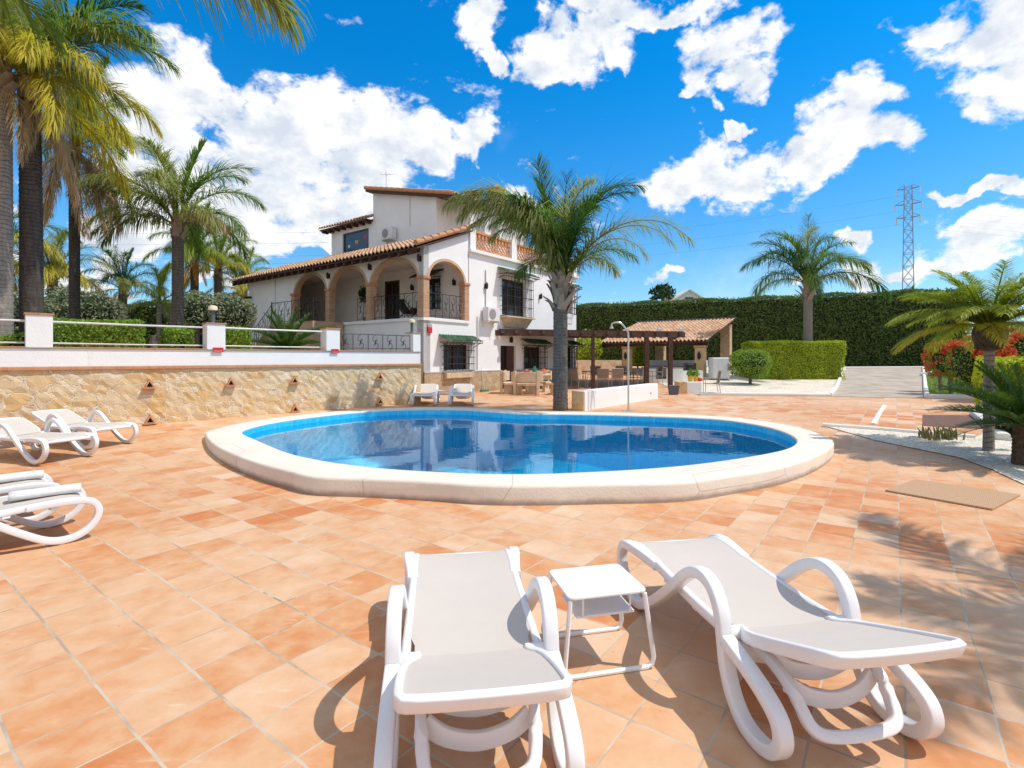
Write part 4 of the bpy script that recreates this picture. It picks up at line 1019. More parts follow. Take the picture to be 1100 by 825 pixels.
def auto(seed, n, m_hi='frond green', m_lo='frond olive', dead=0, dmat='frond dead', s=1., hang=True):
    rg = random.Random(seed); out = []
    for i in range(n):
        az = i * 137.5 + rg.uniform(-15, 15); q = i / n
        kd = 'spear' if q < .08 else 'high' if q < .32 else 'mid' if q < .6 else 'low' if q < .85 or not hang else 'hang'
        out.append((kd, m_hi if q < .62 else m_lo, az, s * rg.uniform(.85, 1.1)))
    for i in range(dead): out.append(('dead', dmat, rg.uniform(0, 360), s * rg.uniform(.8, 1.1)))
    return out

# the palm at the pool edge: every big frond placed as it hangs (azimuth 0 = away to the right, 180 = to the left)
HB = at(602, 443, 13.9); HB.z = g(HB.x, HB.y)
H_ = 3.42
hero = [('spear', 'frond deep', 80, 1.28), ('hup', 'frond green', 130, .86), ('hup', 'frond grey', -60, .82), ('spear', 'frond green', 250, 1.2), ('spear', 'frond deep', 150, 1.15), ('hup', 'frond deep', 12, .98), ('hup', 'frond green', 40, .92), ('hup', 'frond deep', -25, .85), ('hup', 'frond deep', 100, .9), ('hup', 'frond green', 165, .80),
        ('hup', 'frond deep', 215, .75), ('harc', 'frond grey', 178, 1.07), ('harc', 'frond grey', 186, 1.0), ('harc', 'frond olive', 193, .92), ('harc', 'frond grey', 170, .98), ('harc', 'frond olive', 160, .88), ('harc', 'frond green', 200, .70), ('harc', 'frond olive', 152, .72),
        ('hright', 'frond olive', 2, 1.06), ('hright', 'frond olive', -14, .88), ('hright', 'frond grey', 18, .82), ('mid', 'frond green', -40, .8), ('mid', 'frond olive', 30, .85), ('high', 'frond deep', -75, .85), ('mid', 'frond deep', 115, .9), ('high', 'frond deep', 60, 1.0), ('high', 'frond green', 240, .8)]
hp = palm('tall queen palm with pale leaf bases growing at the pool edge before the villa', HB, H_, .19, .185, hero, 'trunk grey', sc=1.0, seed=5, boot=(.95, 30, .55))

# the palm beyond the clipped yellow green hedge
RB = gp(868, 405); RB = at(868, 400, 29.5); RB.z = g(RB.x, RB.y)
rh = EYE - (303 - HZ) / F * RB.y - RB.z
sp = [('spear', 'frond green', 60, 1.45), ('hup', 'frond green', 160, .95), ('hup', 'frond green', 10, .9), ('hup', 'frond grey', 250, .85), ('high', 'frond green', 200, 1.1), ('high', 'frond green', 150, 1.2), ('high', 'frond green', 15, 1.15), ('high', 'frond deep', 90, 1.), ('mid', 'frond green', 176, 1.28), ('mid', 'frond deep', 195, 1.35), ('mid', 'frond green', 5, 1.3), ('low', 'frond deep', -12, 1.45), ('low', 'frond green', 190, 1.3), ('mid', 'frond green', 270, 1.1), ('mid', 'frond green', 310, 1.), ('low', 'frond green', 240, 1.), ('low', 'frond deep', 50, 1.), ('low', 'frond green', 130, 1.), ('mid', 'frond deep', 225, 1.), ('low', 'frond olive', 300, .85)]
palm('queen palm rising behind the clipped yellow green hedge', RB, rh, .24, .22, sp, 'trunk pale', sc=1.12, seed=9, boot=(1.4, 20, .45))
palm('grey palm trunk standing behind the red flowering shrubs and date palm', gp(1010, 397) + Vector((.9, 4.5, 0)), 4.2, .33, .30, auto(3, 9, s=.85), seed=12, boot=(.8, 10, .4))

# left garden palms
GZ = 1.5
def gl(px, Y): p = at(px, 380, Y); p.z = GZ; return p
left = [
 ('pale grey palm trunk cut by the left edge of the photo, yellow fronds above', gl(0, 10.4), 5.9, .20, .18, auto(21, 13, 'frond olive', 'frond yellow', 4, s=.95), 'trunk pale', (0, 0)),
 ('tall dark trunked palm with yellow crown and hanging dead fronds', gl(34, 10.9), 6.0, .20, .17, auto(22, 12, 'frond olive', 'frond yellow', 0, s=1.0) + [('mid', 'frond green', -5, 1.12), ('mid', 'frond green', 8, 1.05), ('high', 'frond deep', 15, 1.0), ('low', 'frond yellow', -22, .95), ('low', 'frond yellow', -50, .9), ('hang', 'frond yellow', -30, .95), ('hang', 'frond dead', -38, .8), ('dead', 'frond dead', -10, .8), ('dead', 'frond dead', -35, .7)], 'trunk dark', (-.05, 0)),
 ('palm with skirt of dead brown fronds standing between dark trunk and ringed palm', gl(80, 15.2), 6.5, .135, .13, auto(23, 12, 'frond green', 'frond olive', 0, s=.95) + [('dead', 'frond dead', a, s_) for a, s_ in ((0, 1.15), (25, 1.0), (-30, 1.25), (-70, 1.3), (180, 1.0), (-110, 1.2), (60, .9), (-50, 1.35), (-90, 1.1), (-15, 1.0))] + [('hang', 'frond dead', -20, .8), ('low', 'frond yellow', -18, 1.0), ('low', 'frond yellow', -35, 1.1)], 'trunk dark', (0, 0)),
 ('ringed grey palm with one dead brown frond behind the lamp pier rails', gl(191, 15.3), 4.15, .16, .15, [('spear', 'frond green', 30, .95), ('high', 'frond green', 60, 1.), ('high', 'frond green', 15, .95), ('high', 'frond green', 120, .9), ('mid', 'frond green', 5, .95), ('mid', 'frond green', 180, 1.), ('mid', 'frond olive', 200, .95), ('low', 'frond green', -10, .9), ('low', 'frond green', 170, .95), ('low', 'frond olive', 185, .85), ('mid', 'frond olive', 240, .9), ('mid', 'frond olive', 290, .9), ('low', 'frond olive', 320, .85), ('low', 'frond dead', -15, .72), ('low', 'frond dead', -32, .6), ('low', 'frond olive', 225, .8), ('high', 'frond green', 150, .9), ('high', 'frond olive', 270, .9), ('low', 'frond green', 60, .9), ('low', 'frond green', 110, .9)], 'trunk grey', (0, 0)),
]
for k, (lab, b_, h_, r0, r1, sp, tm, ln) in enumerate(left):
    palm(lab, b_, h_, r0, r1, sp, tm, lean=ln, seed=30 + k, boot=(.6, 18, .4))
bg = [
 (56, 25, 298, 'yellow fronded palm seen between the two dark trunks at far left', 'frond olive', 'frond yellow', .95),
 (-6, 22, 262, 'half hidden palm behind the trunk at the left edge', 'frond green', 'frond yellow', 1.0),
 (132, 27, 308, 'short bushy palm with blue green fronds standing before the dark cypress hedge', 'frond deep', 'frond olive', .85),
 (209, 26, 275, 'palm with orange fruiting stalks just right of the ringed grey trunk', 'frond green', 'frond lime', .95),
 (234, 28, 288, 'lime yellow palm above the lamp pier', 'frond lime', 'frond yellow', .95),
 (261, 30, 312, 'yellow palm close to the left end of the villa', 'frond lime', 'frond yellow', .85),
]
for k, (px, Y, cy, lab, a, b_, s) in enumerate(bg):
    p = gl(px, Y); h_ = EYE - (cy - HZ) / F * Y - GZ
    sp = auto(50 + k, 16, a, b_, 0, s=s)
    if 'orange' in lab: sp += [('dead', 'frond orange', az, .62) for az in (-90, -60, -30)]
    if 'villa' in lab: sp += [('hang', 'frond yellow', az, .8) for az in (-90, -50, -130)]
    palm(lab, p, h_, .2, .18, sp, 'trunk dark' if k % 2 else 'trunk grey', seed=60 + k, boot=(.6, 12, .3), group='palms at the back of the upper garden')
yp = gl(171, 15.6)
palm('slim young palm with thin pale stem beside the ringed grey trunk', yp, 1.75, .075, .06, auto(71, 9, 'frond lime', 'frond olive', 0, s=.42), 'trunk pale', seed=71, boot=(.35, 7, .12))
# palms outside the picture whose frond and shade reach into it
palm('palm outside the left edge whose frond tip hangs into the top of the view', (-6.2, 3.85, 0), 4.72, .24, .21, auto(81, 9, s=.8) + [('mid', 'frond olive', 25, 1.62), ('mid', 'frond olive', 28, 1.55)], 'trunk grey', seed=81)
palm('palm outside the right edge that shades the tiles beside the reclined lounger', (7.1, 2.55, 0), 4.7, .2, .17, auto(82, 13, s=.85, hang=False), 'trunk grey', seed=82)
# far fan palm beyond the great hedge
fp = thing('fan_palm', 'small dark fan palm far beyond the hedge next to the white gable', 'palm tree', at(711, 326, 78))
MB().tube([(0, 0, -6), (.1, 0, 1.2)], .22, 8).build('trunk', 'trunk dark', fp)
q = RNG.normal(0, 1, (380, 3)); q /= np.linalg.norm(q, axis=1)[:, None]; q[:, 2] = np.where(q[:, 2] < -.6, -q[:, 2], q[:, 2])
V_, F_ = leaves(q * np.array([2.0, 2.0, 1.5]) * RNG.uniform(.55, 1, (380, 1)) + np.array([.1, 0, 1.4]), q, 1.0, .35)
npmesh('crown', V_, F_, 'dark leaf', fp)

# pygmy date palm in the gravel bed
def fine(kind, var, mat_):
    key = ('fine', kind, var, mat_)
    if key not in FM:
        e0, e1, L = dict(a=(82, 32, 1.3), b=(62, -8, 1.5), c=(42, -32, 1.6), d=(18, -50, 1.5))[kind]
        FM[key] = frond_mesh('frond', L, e0, e1, .0135, .32, 100, .30, mat_, ang=62, seed=var * 7 + 3, vee=12, plume=8, gap=.1)
    return FM[key]
DB = gp(1062, 485); dh = EYE - (352 - HZ) / F * DB.y - DB.z
dp = thing('date_palm', 'slender pygmy date palm with lime yellow crown in the white gravel bed', 'palm tree', DB)
trunk(MB(), dh, .074, .066, (.02, 0), .07, 12, 4).build('trunk', 'trunk pale', dp, smooth=True, angle=70)
MB().lathe([(.09, -.38), (.15, -.33), (.22, -.2), (.235, -.08), (.2, .03), (.1, .1), (.02, .12)], 18, (.02, 0, dh)).build('crown_shaft', 'boot dark', dp, smooth=True)
boots(dp, dh - .34, .15, .34, 60, 'boot dark', .22, 4)
random.seed(44)
for i in range(60):
    q = i / 60; kd = 'a' if q < .2 else 'b' if q < .5 else 'c' if q < .8 else 'd'
    put_frond(dp, fine(kd, i % 2, 'frond lime' if q < .62 else 'frond yellow' if i % 3 == 0 else 'frond lime'), dh, R(i * 137.5), random.uniform(.8, 1.0), 0, (.02, 0), .06)
# cycads
def cyc(kind, var):
    key = ('cyc', kind, var)
    if key not in FM:
        e0, e1, L = dict(a=(75, 45, 1.0), b=(50, 5, 1.15), c=(28, -12, 1.15), d=(5, -25, 1.05))[kind]
        FM[key] = frond_mesh('frond', L, e0, e1, .014, .19, 70, .05, 'cycad leaf', ang=60, seed=var + 5, vee=32, plume=4, gap=.08)
    return FM[key]
def cycad(label, base, h, n, sc, seed, r=.13):
    t = thing('cycad', label, 'cycad', base); random.seed(seed)
    trunk(MB(), h, r * 1.1, r, (0, 0), .05, 12, seed).build('trunk', 'boot dark', t, smooth=True)
    boots(t, h - .2, r, .22, 26, 'boot dark', .14, seed)
    for i in range(n):
        q = i / n; kd = 'a' if q < .25 else 'b' if q < .55 else 'c' if q < .85 else 'd'
        put_frond(t, cyc(kd, i % 2), h, R(i * 137.5), sc * random.uniform(.9, 1.1), 0, (0, 0), .04)
    return t
CB = gp(1101, 500); cycad('dark green cycad with stiff fronds on short trunk at the right edge', CB, .60, 44, .98, 91, .13)
SB = Vector(WP(2.75, -2.4, 1.5)); cycad('cycad with spreading fronds in the upper garden behind the pier with red notice', SB, .35, 32, 1.25, 92)

# ------------------------------------------------------------------ clipped and loose shrubs
def box_pts(n, lo, hi, thick=.12, top=True, rnd=.0):
    """points just inside the faces of a box, with their outward directions"""
    lo, hi = np.array(lo), np.array(hi); s = hi - lo
    areas = np.array([s[1] * s[2], s[1] * s[2], s[0] * s[2], s[0] * s[2], s[0] * s[1]]); fc = RNG.choice(5, n, p=areas / areas.sum())
    P = lo + RNG.uniform(0, 1, (n, 3)) * s; N = np.zeros((n, 3)); dep = np.abs(RNG.normal(0, thick, n)) - thick * .3
    for k, (ax, sd) in enumerate(((0, 0), (0, 1), (1, 0), (1, 1), (2, 1))):
        m = fc == k; P[m, ax] = (hi[ax] - dep[m]) if sd else (lo[ax] + dep[m]); N[m, ax] = 1 if sd else -1
    return P, N
def wob(P, amp, sc, seed=0):
    ph = np.random.default_rng(seed).uniform(0, 6, (3, 3)); out = P.copy()
    for a in range(3): out[:, a] += amp * (np.sin(P[:, (a + 1) % 3] * sc + ph[a, 0]) + np.sin(P[:, (a + 2) % 3] * sc * 1.7 + ph[a, 1]) + .6 * np.sin(P[:, a] * sc * 3.1 + ph[a, 2]))
    return out
def hedge(name, label, L, D, H, loc, rz, lm, cm, n, size, thick=.12, cat='hedge', aspect=.45, group=None, up=0., wamp=.05, wsc=2.2):
    t = thing(name, label, cat, loc, rz, group); i = thick * 1.3 + .05
    P, N = box_pts(n, (0, 0, .02), (L, D, H), thick); P = wob(P, wamp, wsc)
    N[:, 2] += up
    V_, F_ = leaves(P, N, size, aspect, .75); npmesh('foliage', V_, F_, lm, t)
    nx_, nz_ = max(2, int(L / .6)), max(2, int(H / .6))
    b_ = MB().box((i, i, 0), (L - i, D - i, H - i)); b_.build('core', cm, t); return t
def ball(name, label, loc, rad, h0, lm, n, size, cm='hedge core', stems=3, trunk_r=.03, squash=(1, 1, 1), flower=None, nf=0, box=.0, cat='shrub', group=None, fsel=None, lean=(0, 0), flat=0.):
    t = thing(name, label, cat, loc, 0, group)
    q = RNG.normal(0, 1, (n, 3)); q /= np.linalg.norm(q, axis=1)[:, None]
    rr = np.clip(1 - np.abs(RNG.normal(0, .09, n)), .5, 1.05)[:, None]
    def shape(q):
        p = q.copy()
        if box: p = np.sign(p) * np.abs(p) ** (1 - box)
        return p
    p = shape(q) * rr * np.array(squash) * rad; p = wob(p, rad * .035, 5 / rad, n)
    if flat: p[:, 2] = np.minimum(p[:, 2], rad * squash[2] * flat + RNG.normal(0, .02, n))
    V_, F_ = leaves(p + np.array([lean[0], lean[1], h0]), q, size, .5, .8); npmesh('foliage', V_, F_, lm, t)
    co = MB().lathe([(rad * .78 * math.sin(math.pi * k / 8) + .001, -rad * .78 * math.cos(math.pi * k / 8) * squash[2]) for k in range(9)], 12, (lean[0], lean[1], h0))
    co.v = [(lean[0] + (x - lean[0]) * squash[0], lean[1] + (y - lean[1]) * squash[1], min(z, h0 + rad * squash[2] * (flat or 9) - .06)) for x, y, z in co.v]; co.build('core', cm, t, smooth=True)
    if stems:
        s_ = MB(); rg = random.Random(n)
        for k in range(stems):
            a = rg.uniform(0, 6.3); s_.tube(smooth_path([(math.cos(a) * .03, math.sin(a) * .03, -.05), (lean[0] * .3 + math.cos(a) * .06, lean[1] * .3 + math.sin(a) * .05, h0 * .45), (lean[0] + math.cos(a) * .12, lean[1] + math.sin(a) * .1, h0 - rad * .3)], 4), trunk_r, 7)
        s_.build('stem', 'bark', t, smooth=True)
    if flower:
        q = RNG.normal(0, 1, (nf * 4, 3)); q /= np.linalg.norm(q, axis=1)[:, None]
        if fsel: q = q[fsel(q)]
        cl = np.sin(q[:, 0] * 7 + 1) + np.sin(q[:, 1] * 8) + np.sin(q[:, 2] * 9 + 2); q = q[cl > .1][:nf]
        p = shape(q) * 1.02 * np.array(squash) * rad
        if flat: p[:, 2] = np.minimum(p[:, 2], rad * squash[2] * flat + .02)
        p = np.repeat(p, 5, 0) + RNG.normal(0, .035, (len(p) * 5, 3)) + np.array([lean[0], lean[1], h0])
        V_, F_ = leaves(p, np.repeat(q, 5, 0), size * 1.05, .7, .6); npmesh('flowers', V_, F_, flower, t)
    return t
# the great cypress hedge at the back right: from behind the villa to the end of the drive
hA = at(600, 395, 49); hB = at(1042, 395, 36.8); hv = hB - hA; hrz = math.atan2(hv.y, hv.x); hl = Vector((hv.x, hv.y, 0)).length
topz = EYE + 5.05
great = hedge('hedge', 'huge dark clipped cypress hedge closing the right side behind pavilion and drive', hl, 2.6, topz - .85, (hA.x, hA.y, .85), hrz, 'cypress leaf', 'hedge core', 62000, .26, .16, aspect=.30, up=.5, wamp=.09, wsc=1.3)
q = RNG.uniform(0, 1, 900); P = np.stack([RNG.uniform(0, hl, 900), RNG.uniform(.1, 2.5, 900), np.full(900, topz - .85) + RNG.uniform(0, .28, 900) ** 1.5], 1)
V_, F_ = leaves(P, np.tile([0, -1, .2], (900, 1)), .3, .22, .5); npmesh('shoots', V_, F_, 'cypress leaf', great)
# clipped yellow green block and round bush in the gravel
ya, yb = gp(812, 408), gp(908, 408); yl = (yb - ya).length
hedge('hedge', 'clipped yellow green rectangular hedge before the queen palm', yl, 2.0, EYE - (366 - HZ) / F * ya.y - ya.z, ya, math.atan2(yb.y - ya.y, yb.x - ya.x), 'privet leaf', 'bright core', 15000, .105, .07, wamp=.03)
bb = gp(806, 413); ball('shrub', 'round clipped bush on short stem left of the yellow green hedge', bb, .92, 1.05, 'box leaf', 5200, .09, squash=(1.05, 1, .82), stems=4, trunk_r=.04, box=.2)
# upper garden
def gbox(px0, px1, Y, yt, D, label, lm, cm, n, size, cat='hedge', name='hedge', **k):
    a, b2 = gl(px0, Y), gl(px1, Y); H = EYE - (yt - HZ) / F * Y - GZ
    return hedge(name, label, b2.x - a.x, D, H, a, 0, lm, cm, n, size, cat=cat, **k)
def wbox(t0, t1, n0, D, zt, label, lm, cm, n, size):
    """clipped hedge parallel to the retaining wall, between wall positions t0 and t1, its face n0 behind the wall"""
    return hedge('hedge', label, t0 - t1, D, zt - GZ, WP(t0, -n0, GZ), R(45), lm, cm, n, size, wamp=.03)
wbox(8.12, 6.5, .95, 1.0, 2.47, 'bright green clipped box hedge behind the pale rails', 'box leaf', 'bright core', 7000, .075)
wbox(10.6, 8.5, .8, .8, 2.0, 'low clipped hedge at the foot of the leftmost trunks', 'box leaf', 'bright core', 4000, .075)
wbox(5.95, 5.45, 1.2, .8, 2.35, 'small leafy hedge between ringed palm and lamp pier', 'box leaf', 'hedge core', 1800, .09)
wbox(4.95, 4.15, 1.0, 1.0, 2.45, 'clipped green hedge between lamp pier and villa stairs', 'box leaf', 'bright core', 2800, .08)
gbox(100, 187, 31, 326, 2, 'dark cypress hedge at the back of the upper garden', 'cypress leaf', 'hedge core', 9000, .22, wamp=.16, wsc=1.1)
gbox(196, 268, 33, 330, 2, 'dark loose hedge behind the olive bushes by the villa', 'dark leaf', 'hedge core', 6000, .24, wamp=.16, wsc=1.1)
for px, Y, cy, rad, lab in ((70, 20, 335, 1.1, 'grey green olive bush left of the box hedge under the neighbour roof'), (100, 19, 336, .95, 'grey green olive bush above the middle of the box hedge'), (28, 18, 340, 1.0, 'grey green olive bush behind the two big trunks'), (212, 21, 336, 1.05, 'grey green olive bush left behind the lamp pier'), (244, 21.5, 338, 1.05, 'grey green olive bush right behind the lamp pier')):
    p = gl(px, Y); h0 = EYE - (cy - HZ) / F * Y - GZ
    ball('olive_bush', lab, p, rad, h0, 'olive leaf', 2600, .12, squash=(1.15, 1, .85), stems=3, group='olive bushes in the upper garden')
ball('shrub', 'yellow leaved shrub between thin palm stem and ringed trunk', gl(179, 15.9), .42, .55, 'privet leaf', 700, .13, 'bright core', stems=2, trunk_r=.02)
hib = ball('shrub', 'low shrub with a red bloom at the left edge behind the wall', gl(22, 10.1), .3, .3, 'box leaf', 500, .09, 'hedge core', stems=2, trunk_r=.02, flower='red bloom', nf=6)
stp = gl(165, 14.2); sm = tag(MB().tube([(0, 0, 0), (.01, 0, .35), (-.01, .01, .74)], [.09, .08, .085], 9).build('tree_stump', 'bark', smooth=True), 'grey sawn stump beside the box hedge behind the rails', 'stump'); sm.location = stp
# red flowering topiary on the lawn
def lol(px, pyb, cx, cy, rpx, lab, **k):
    b_ = gp(px, pyb); r = rpx / F * b_.y; c = at(cx, cy, b_.y)
    ball('topiary', lab, b_, r, c.z - b_.z, 'box leaf', int(1400 * max(1, r * r * 2)), .085, 'hedge core', stems=2, trunk_r=.06, flower='red bloom', lean=(c.x - b_.x, 0), group='red flowering topiary shrubs', cat='topiary', **k)
lol(1011, 421, 1008, 383, 13, 'smallest red flowering topiary ball on curved stem at the lawn edge', nf=300)
lol(1022, 424, 1020, 386, 19, 'red topped topiary block on a short trunk, second from the drive', nf=620, box=.35, fsel=lambda q: (q[:, 2] > .2) | (RNG.random(len(q)) < .12))
lol(1043, 428, 1043, 390, 25, 'largest red flowering topiary between block topiary and date palm trunk', nf=760, squash=(.85, .85, 1.1), fsel=lambda q: (q[:, 0] + q[:, 2] > -.1))
lol(1090, 432, 1088, 378, 27, 'red flowering bush behind the date palm trunk at the right edge', nf=1100, squash=(1.2, 1, .9), fsel=lambda q: q[:, 2] > -.3)
gb = at(1050, 440, 13.6); gb.z = g(0, 13.6); hedge('hedge', 'lime green clipped hedge behind the date palm trunk', 2.4, .9, EYE - (384 - HZ) / F * 13.6 - gb.z, gb, -.735, 'privet leaf', 'bright core', 5200, .09, .07)
# small agave clump in the gravel
ab = gp(1011, 472); ag = thing('agave', 'low clump of reddish green spiky agave in the white gravel', 'agave', ab); am = MB(); rg = random.Random(2)
for i in range(46):
    x, y = rg.uniform(-.33, .33), rg.uniform(-.14, .14); a = rg.uniform(0, 6.3); l = rg.uniform(.14, .27); o = rg.uniform(.02, .10)
    am.tube([(x, y, 0), (x + math.cos(a) * o * .4, y + math.sin(a) * o * .4, l * .6), (x + math.cos(a) * o, y + math.sin(a) * o, l)], [.016, .019, .003], 5)
am.build('leaves', 'agave leaf', ag)
# fallen leaves and low plants at the foot of the cycad
for k, (px, py, s) in enumerate(((1078, 432, .35), (1092, 470, .3))):
    ball('shrub', ('dark leafy shrub beside the white kerb under the cycad', 'small leafy shrub at the foot of the cycad trunk')[k], gp(px, py), s, s * .9, 'dark leaf', 700, .10, stems=2, trunk_r=.02)
# ------------------------------------------------------------------ sun loungers (local x points to the foot end, hinge of the back at x = 0)
BACK = 18
def make_lounger(label, loc, rz, group):
    t = thing('sun_lounger', label, 'sun lounger', loc, rz, group)
    yl = lambda x, z: .292 + .043 * sst(.72, 1.12, x) if z > .325 and x > .6 else .335
    side = smooth_path([Vector((a, 0, b)) for a, b in [(.74, .343), (.92, .352), (1.07, .350), (1.165, .325), (1.21, .255), (1.195, .165), (1.13, .085), (1.04, .040), (.94, .034), (.84, .065), (.70, .155), (.56, .26), (.43, .37), (.32, .465), (.22, .525), (.13, .54), (.05, .51), (-.005, .43), (-.03, .32), (-.055, .20), (-.11, .10), (-.19, .042), (-.29, .034), (-.375, .065), (-.42, .13), (-.40, .20), (-.32, .25), (-.20, .29), (-.05, .325)]], 6)
    for sg in (1, -1):
        leg = MB().ribbon([(p.x, sg * yl(p.x, p.z), p.z) for p in side], .062, .054, bev=.15).build('leg_loop', 'white resin', t, smooth=True, angle=50)
        MB().lathe([(.016, -.012), (.022, .0), (.022, .012)], 10, (.96, sg * .335, .0)).lathe([(.016, -.012), (.022, .0), (.022, .014)], 10, (-.27, sg * .335, .0)).build('foot_pad', 'white resin', leg)
    rail = smooth_path([Vector(p) for p in [(-.03, 0, .325), (.25, 0, .322), (.6, 0, .335), (.95, 0, .355), (1.08, 0, .345), (1.15, 0, .315)]], 5)
    fr = MB()
    for sg in (1, -1): fr.ribbon([(p.x, sg * .288, p.z) for p in rail], .042, .055)
    fr.ribbon([(1.135, y, .318) for y in (-.285, 0, .285)], .05, .045, (1, 0, 0))
    fr.ribbon([(.04, y, .29) for y in (-.31, 0, .31)], .05, .035, (1, 0, 0))
    for x in (.3, .62, .92): fr.ribbon([(x, y, .275 + .03 * (y / .3) ** 2) for y in (-.30, -.15, 0, .15, .30)], .05, .025, (1, 0, 0))
    fr.build('seat_frame', 'white resin', t, smooth=True, angle=50)
    for x, z, hy in ((-.17, .262, .21), (-.27, .205, .20), (-.03, .25, .325)):
        MB().ribbon(smooth_path([(x, -hy, z + .045), (x - .02, -hy * .6, z), (x - .03, 0, z - .02), (x - .02, hy * .6, z), (x, hy, z + .045)], 4), .024, .068, (1, 0, 0), bev=.2).build('cross_bar', 'white resin', t, smooth=True, angle=50)
    def panel(P, rows, cols=10, th=.006):
        V = []; n = len(rows)
        for (b, hw, sag) in rows:
            for j in range(cols + 1):
                y = -hw + 2 * hw * j / cols; V.append(P(b, y, -sag * (1 - (y / hw) ** 2)))
        m = n * (cols + 1)
        for (b, hw, sag) in rows:
            for j in range(cols + 1):
                y = -hw + 2 * hw * j / cols; V.append(P(b, y, -sag * (1 - (y / hw) ** 2) - th))
        fs = []
        for i in range(n - 1):
            for j in range(cols):
                a = i * (cols + 1) + j; fs += [(a, a + 1, a + cols + 2, a + cols + 1), (m + a + cols + 1, m + a + cols + 2, m + a + 1, m + a)]
        return MB().add(V, fs)
    rz_ = lambda x: rail[min(range(len(rail)), key=lambda i: abs(rail[i].x - x))].z
    seat = [(x, .272 if x > .1 else .225 if x < .03 else .25, .012) for x in (-.02, .0, .04, .08, .15, .3, .45, .6, .75, .9, 1.0, 1.06, 1.10, 1.13)]
    panel(lambda b, y, d: Vector((b, y, rz_(b) + .022 + d)), seat).build('seat_sling', 'taupe sling', t, smooth=True)
    A = R(BACK); ca, sa = math.cos(A), math.sin(A)
    BP = lambda b, y, d=0: Vector((-.02 - b * ca - d * sa, y, .335 + b * sa * (1 + .10 * math.sin(b * 3)) + d * ca))
    out = [(-.02, .236), (.02, .240), (.05, .256), (.09, .272), (.16, .282), (.28, .284), (.42, .281), (.53, .275), (.585, .266), (.607, .248), (.618, .20), (.627, .11), (.630, 0)]
    ring_ = [BP(b, y) for b, y in out] + [BP(b, -y) for b, y in out[-2::-1]]
    nrm = Vector((-sa, 0, ca))
    bf = MB().ribbon(ring_, .056, .030, nrm, bev=.22); bf.ribbon([BP(.03, y, -.02) for y in (-.24, 0, .24)], .02, .03, nrm)
    back = bf.build('back_frame', 'white resin', t, smooth=True, angle=50)
    rows = [(b, max(.02, y - .012), .010) for b, y in out if b < .59] + [(.600, .240, .006), (.612, .195, .004)]
    panel(lambda b, y, d: BP(b, y, .022 + d), rows).build('back_sling', 'taupe sling', back, smooth=True)
    MB().tube([(-.005, .225, .33), (-.005, .345, .33)], .033, 14).build('hinge', 'white resin', t, smooth=True, angle=50)
    MB().tube([(-.005, -.225, .33), (-.005, -.345, .33)], .033, 14).build('hinge', 'white resin', t, smooth=True, angle=50)
    u = smooth_path([Vector((-.08, .215, .315)), Vector((-.20, .215, .300)), Vector((-.30, .212, .262)), Vector((-.345, .205, .215)), Vector((-.385, .195, .165)), Vector((-.41, .165, .138)), Vector((-.42, .10, .126)), Vector((-.422, 0, .122))], 5)
    u = u + [Vector((p.x, -p.y, p.z)) for p in u[-2::-1]]
    MB().ribbon(u, .046, .040, (.6, 0, .8), bev=.22).build('back_support', 'white resin', t, smooth=True, angle=50)
    return t
def ang(x, y): return math.atan2(y, x)
G1 = 'white sun loungers around the pool'
l1 = make_lounger('white taupe slung sun lounger at the front, left of the small white table', (-.165, 2.20, 0), ang(-.14, .99), G1)
spots = [((1.295, 2.43, 0), (-.165, .986), 'white sun lounger right of the small white table, dappled shade on its back'),
         ((-4.76, 3.92, 0), (.65, .76), 'white sun lounger cut by the left edge, carrying the nearer rolled towel'),
         ((-5.58, 4.47, 0), (.65, .76), 'white sun lounger cut by the left edge, carrying the farther rolled towel'),
         ((-7.95, 9.25, 0), (.94, -.34), 'white sun lounger with raised back standing closest to the stone wall'),
         ((-7.85, 8.25, 0), (.94, -.34), 'white sun lounger cut by the left edge, before the one nearest the wall'),
         ((-2.66, 16.1, 0), (.06, -1), 'white sun lounger beyond the pool, left one of two beside the low table'),
         ((-1.55, 16.1, 0), (.06, -1), 'white sun lounger beyond the pool, right one of two beside the low table')]
for p, d, lab in spots:
    q = Vector(p); q.z = g(q.x, q.y)
    if q.y < 12 and q.y > 6: q.z = g(q.x, q.y)
    again(l1, q, ang(*d), lab)
# rolled towels
def towel(label, loc, rz):
    mb = MB(); n = 9; prof = []
    for k in range(34):
        a = k / 33 * 2 * math.pi * 2.1; r = .042 + .034 * k / 33; prof.append((math.cos(a) * r, math.sin(a) * r * .62))
    rows = []
    for i in range(n + 1):
        x = -.24 + .48 * i / n; rows.append([(x + random.uniform(-.004, .004), y * (1 + random.uniform(-.03, .03)), y * 0 + .050 + z * (1 + random.uniform(-.04, .04))) for y, z in prof])
    V = [p for r_ in rows for p in r_]; m = len(prof)
    mb.add(V, [(i * m + k, i * m + k + 1, (i + 1) * m + k + 1, (i + 1) * m + k) for i in range(n) for k in range(m - 1)])
    V2 = [(-.25, -.08, 0.004), (.25, -.08, .004), (.25, -.03, .05), (-.25, -.03, .05)]
    o = mb.build('towel', 'towel', smooth=True, angle=60); o.location = loc; o.rotation_euler = (0, 0, rz)
    s = o.modifiers.new('thick', 'SOLIDIFY'); s.thickness = .007; return tag(o, label, 'towel', 'rolled white towels on the loungers')
a0 = ang(.65, .76)
c1 = Vector((-4.76, 3.92, 0)) + Vector((.65, .76, 0)) * .90 + Vector((-.76, .65, 0)) * .0; towel('rolled white towel on the nearer lounger at the left edge', (c1.x, c1.y, .357), a0 - .12)
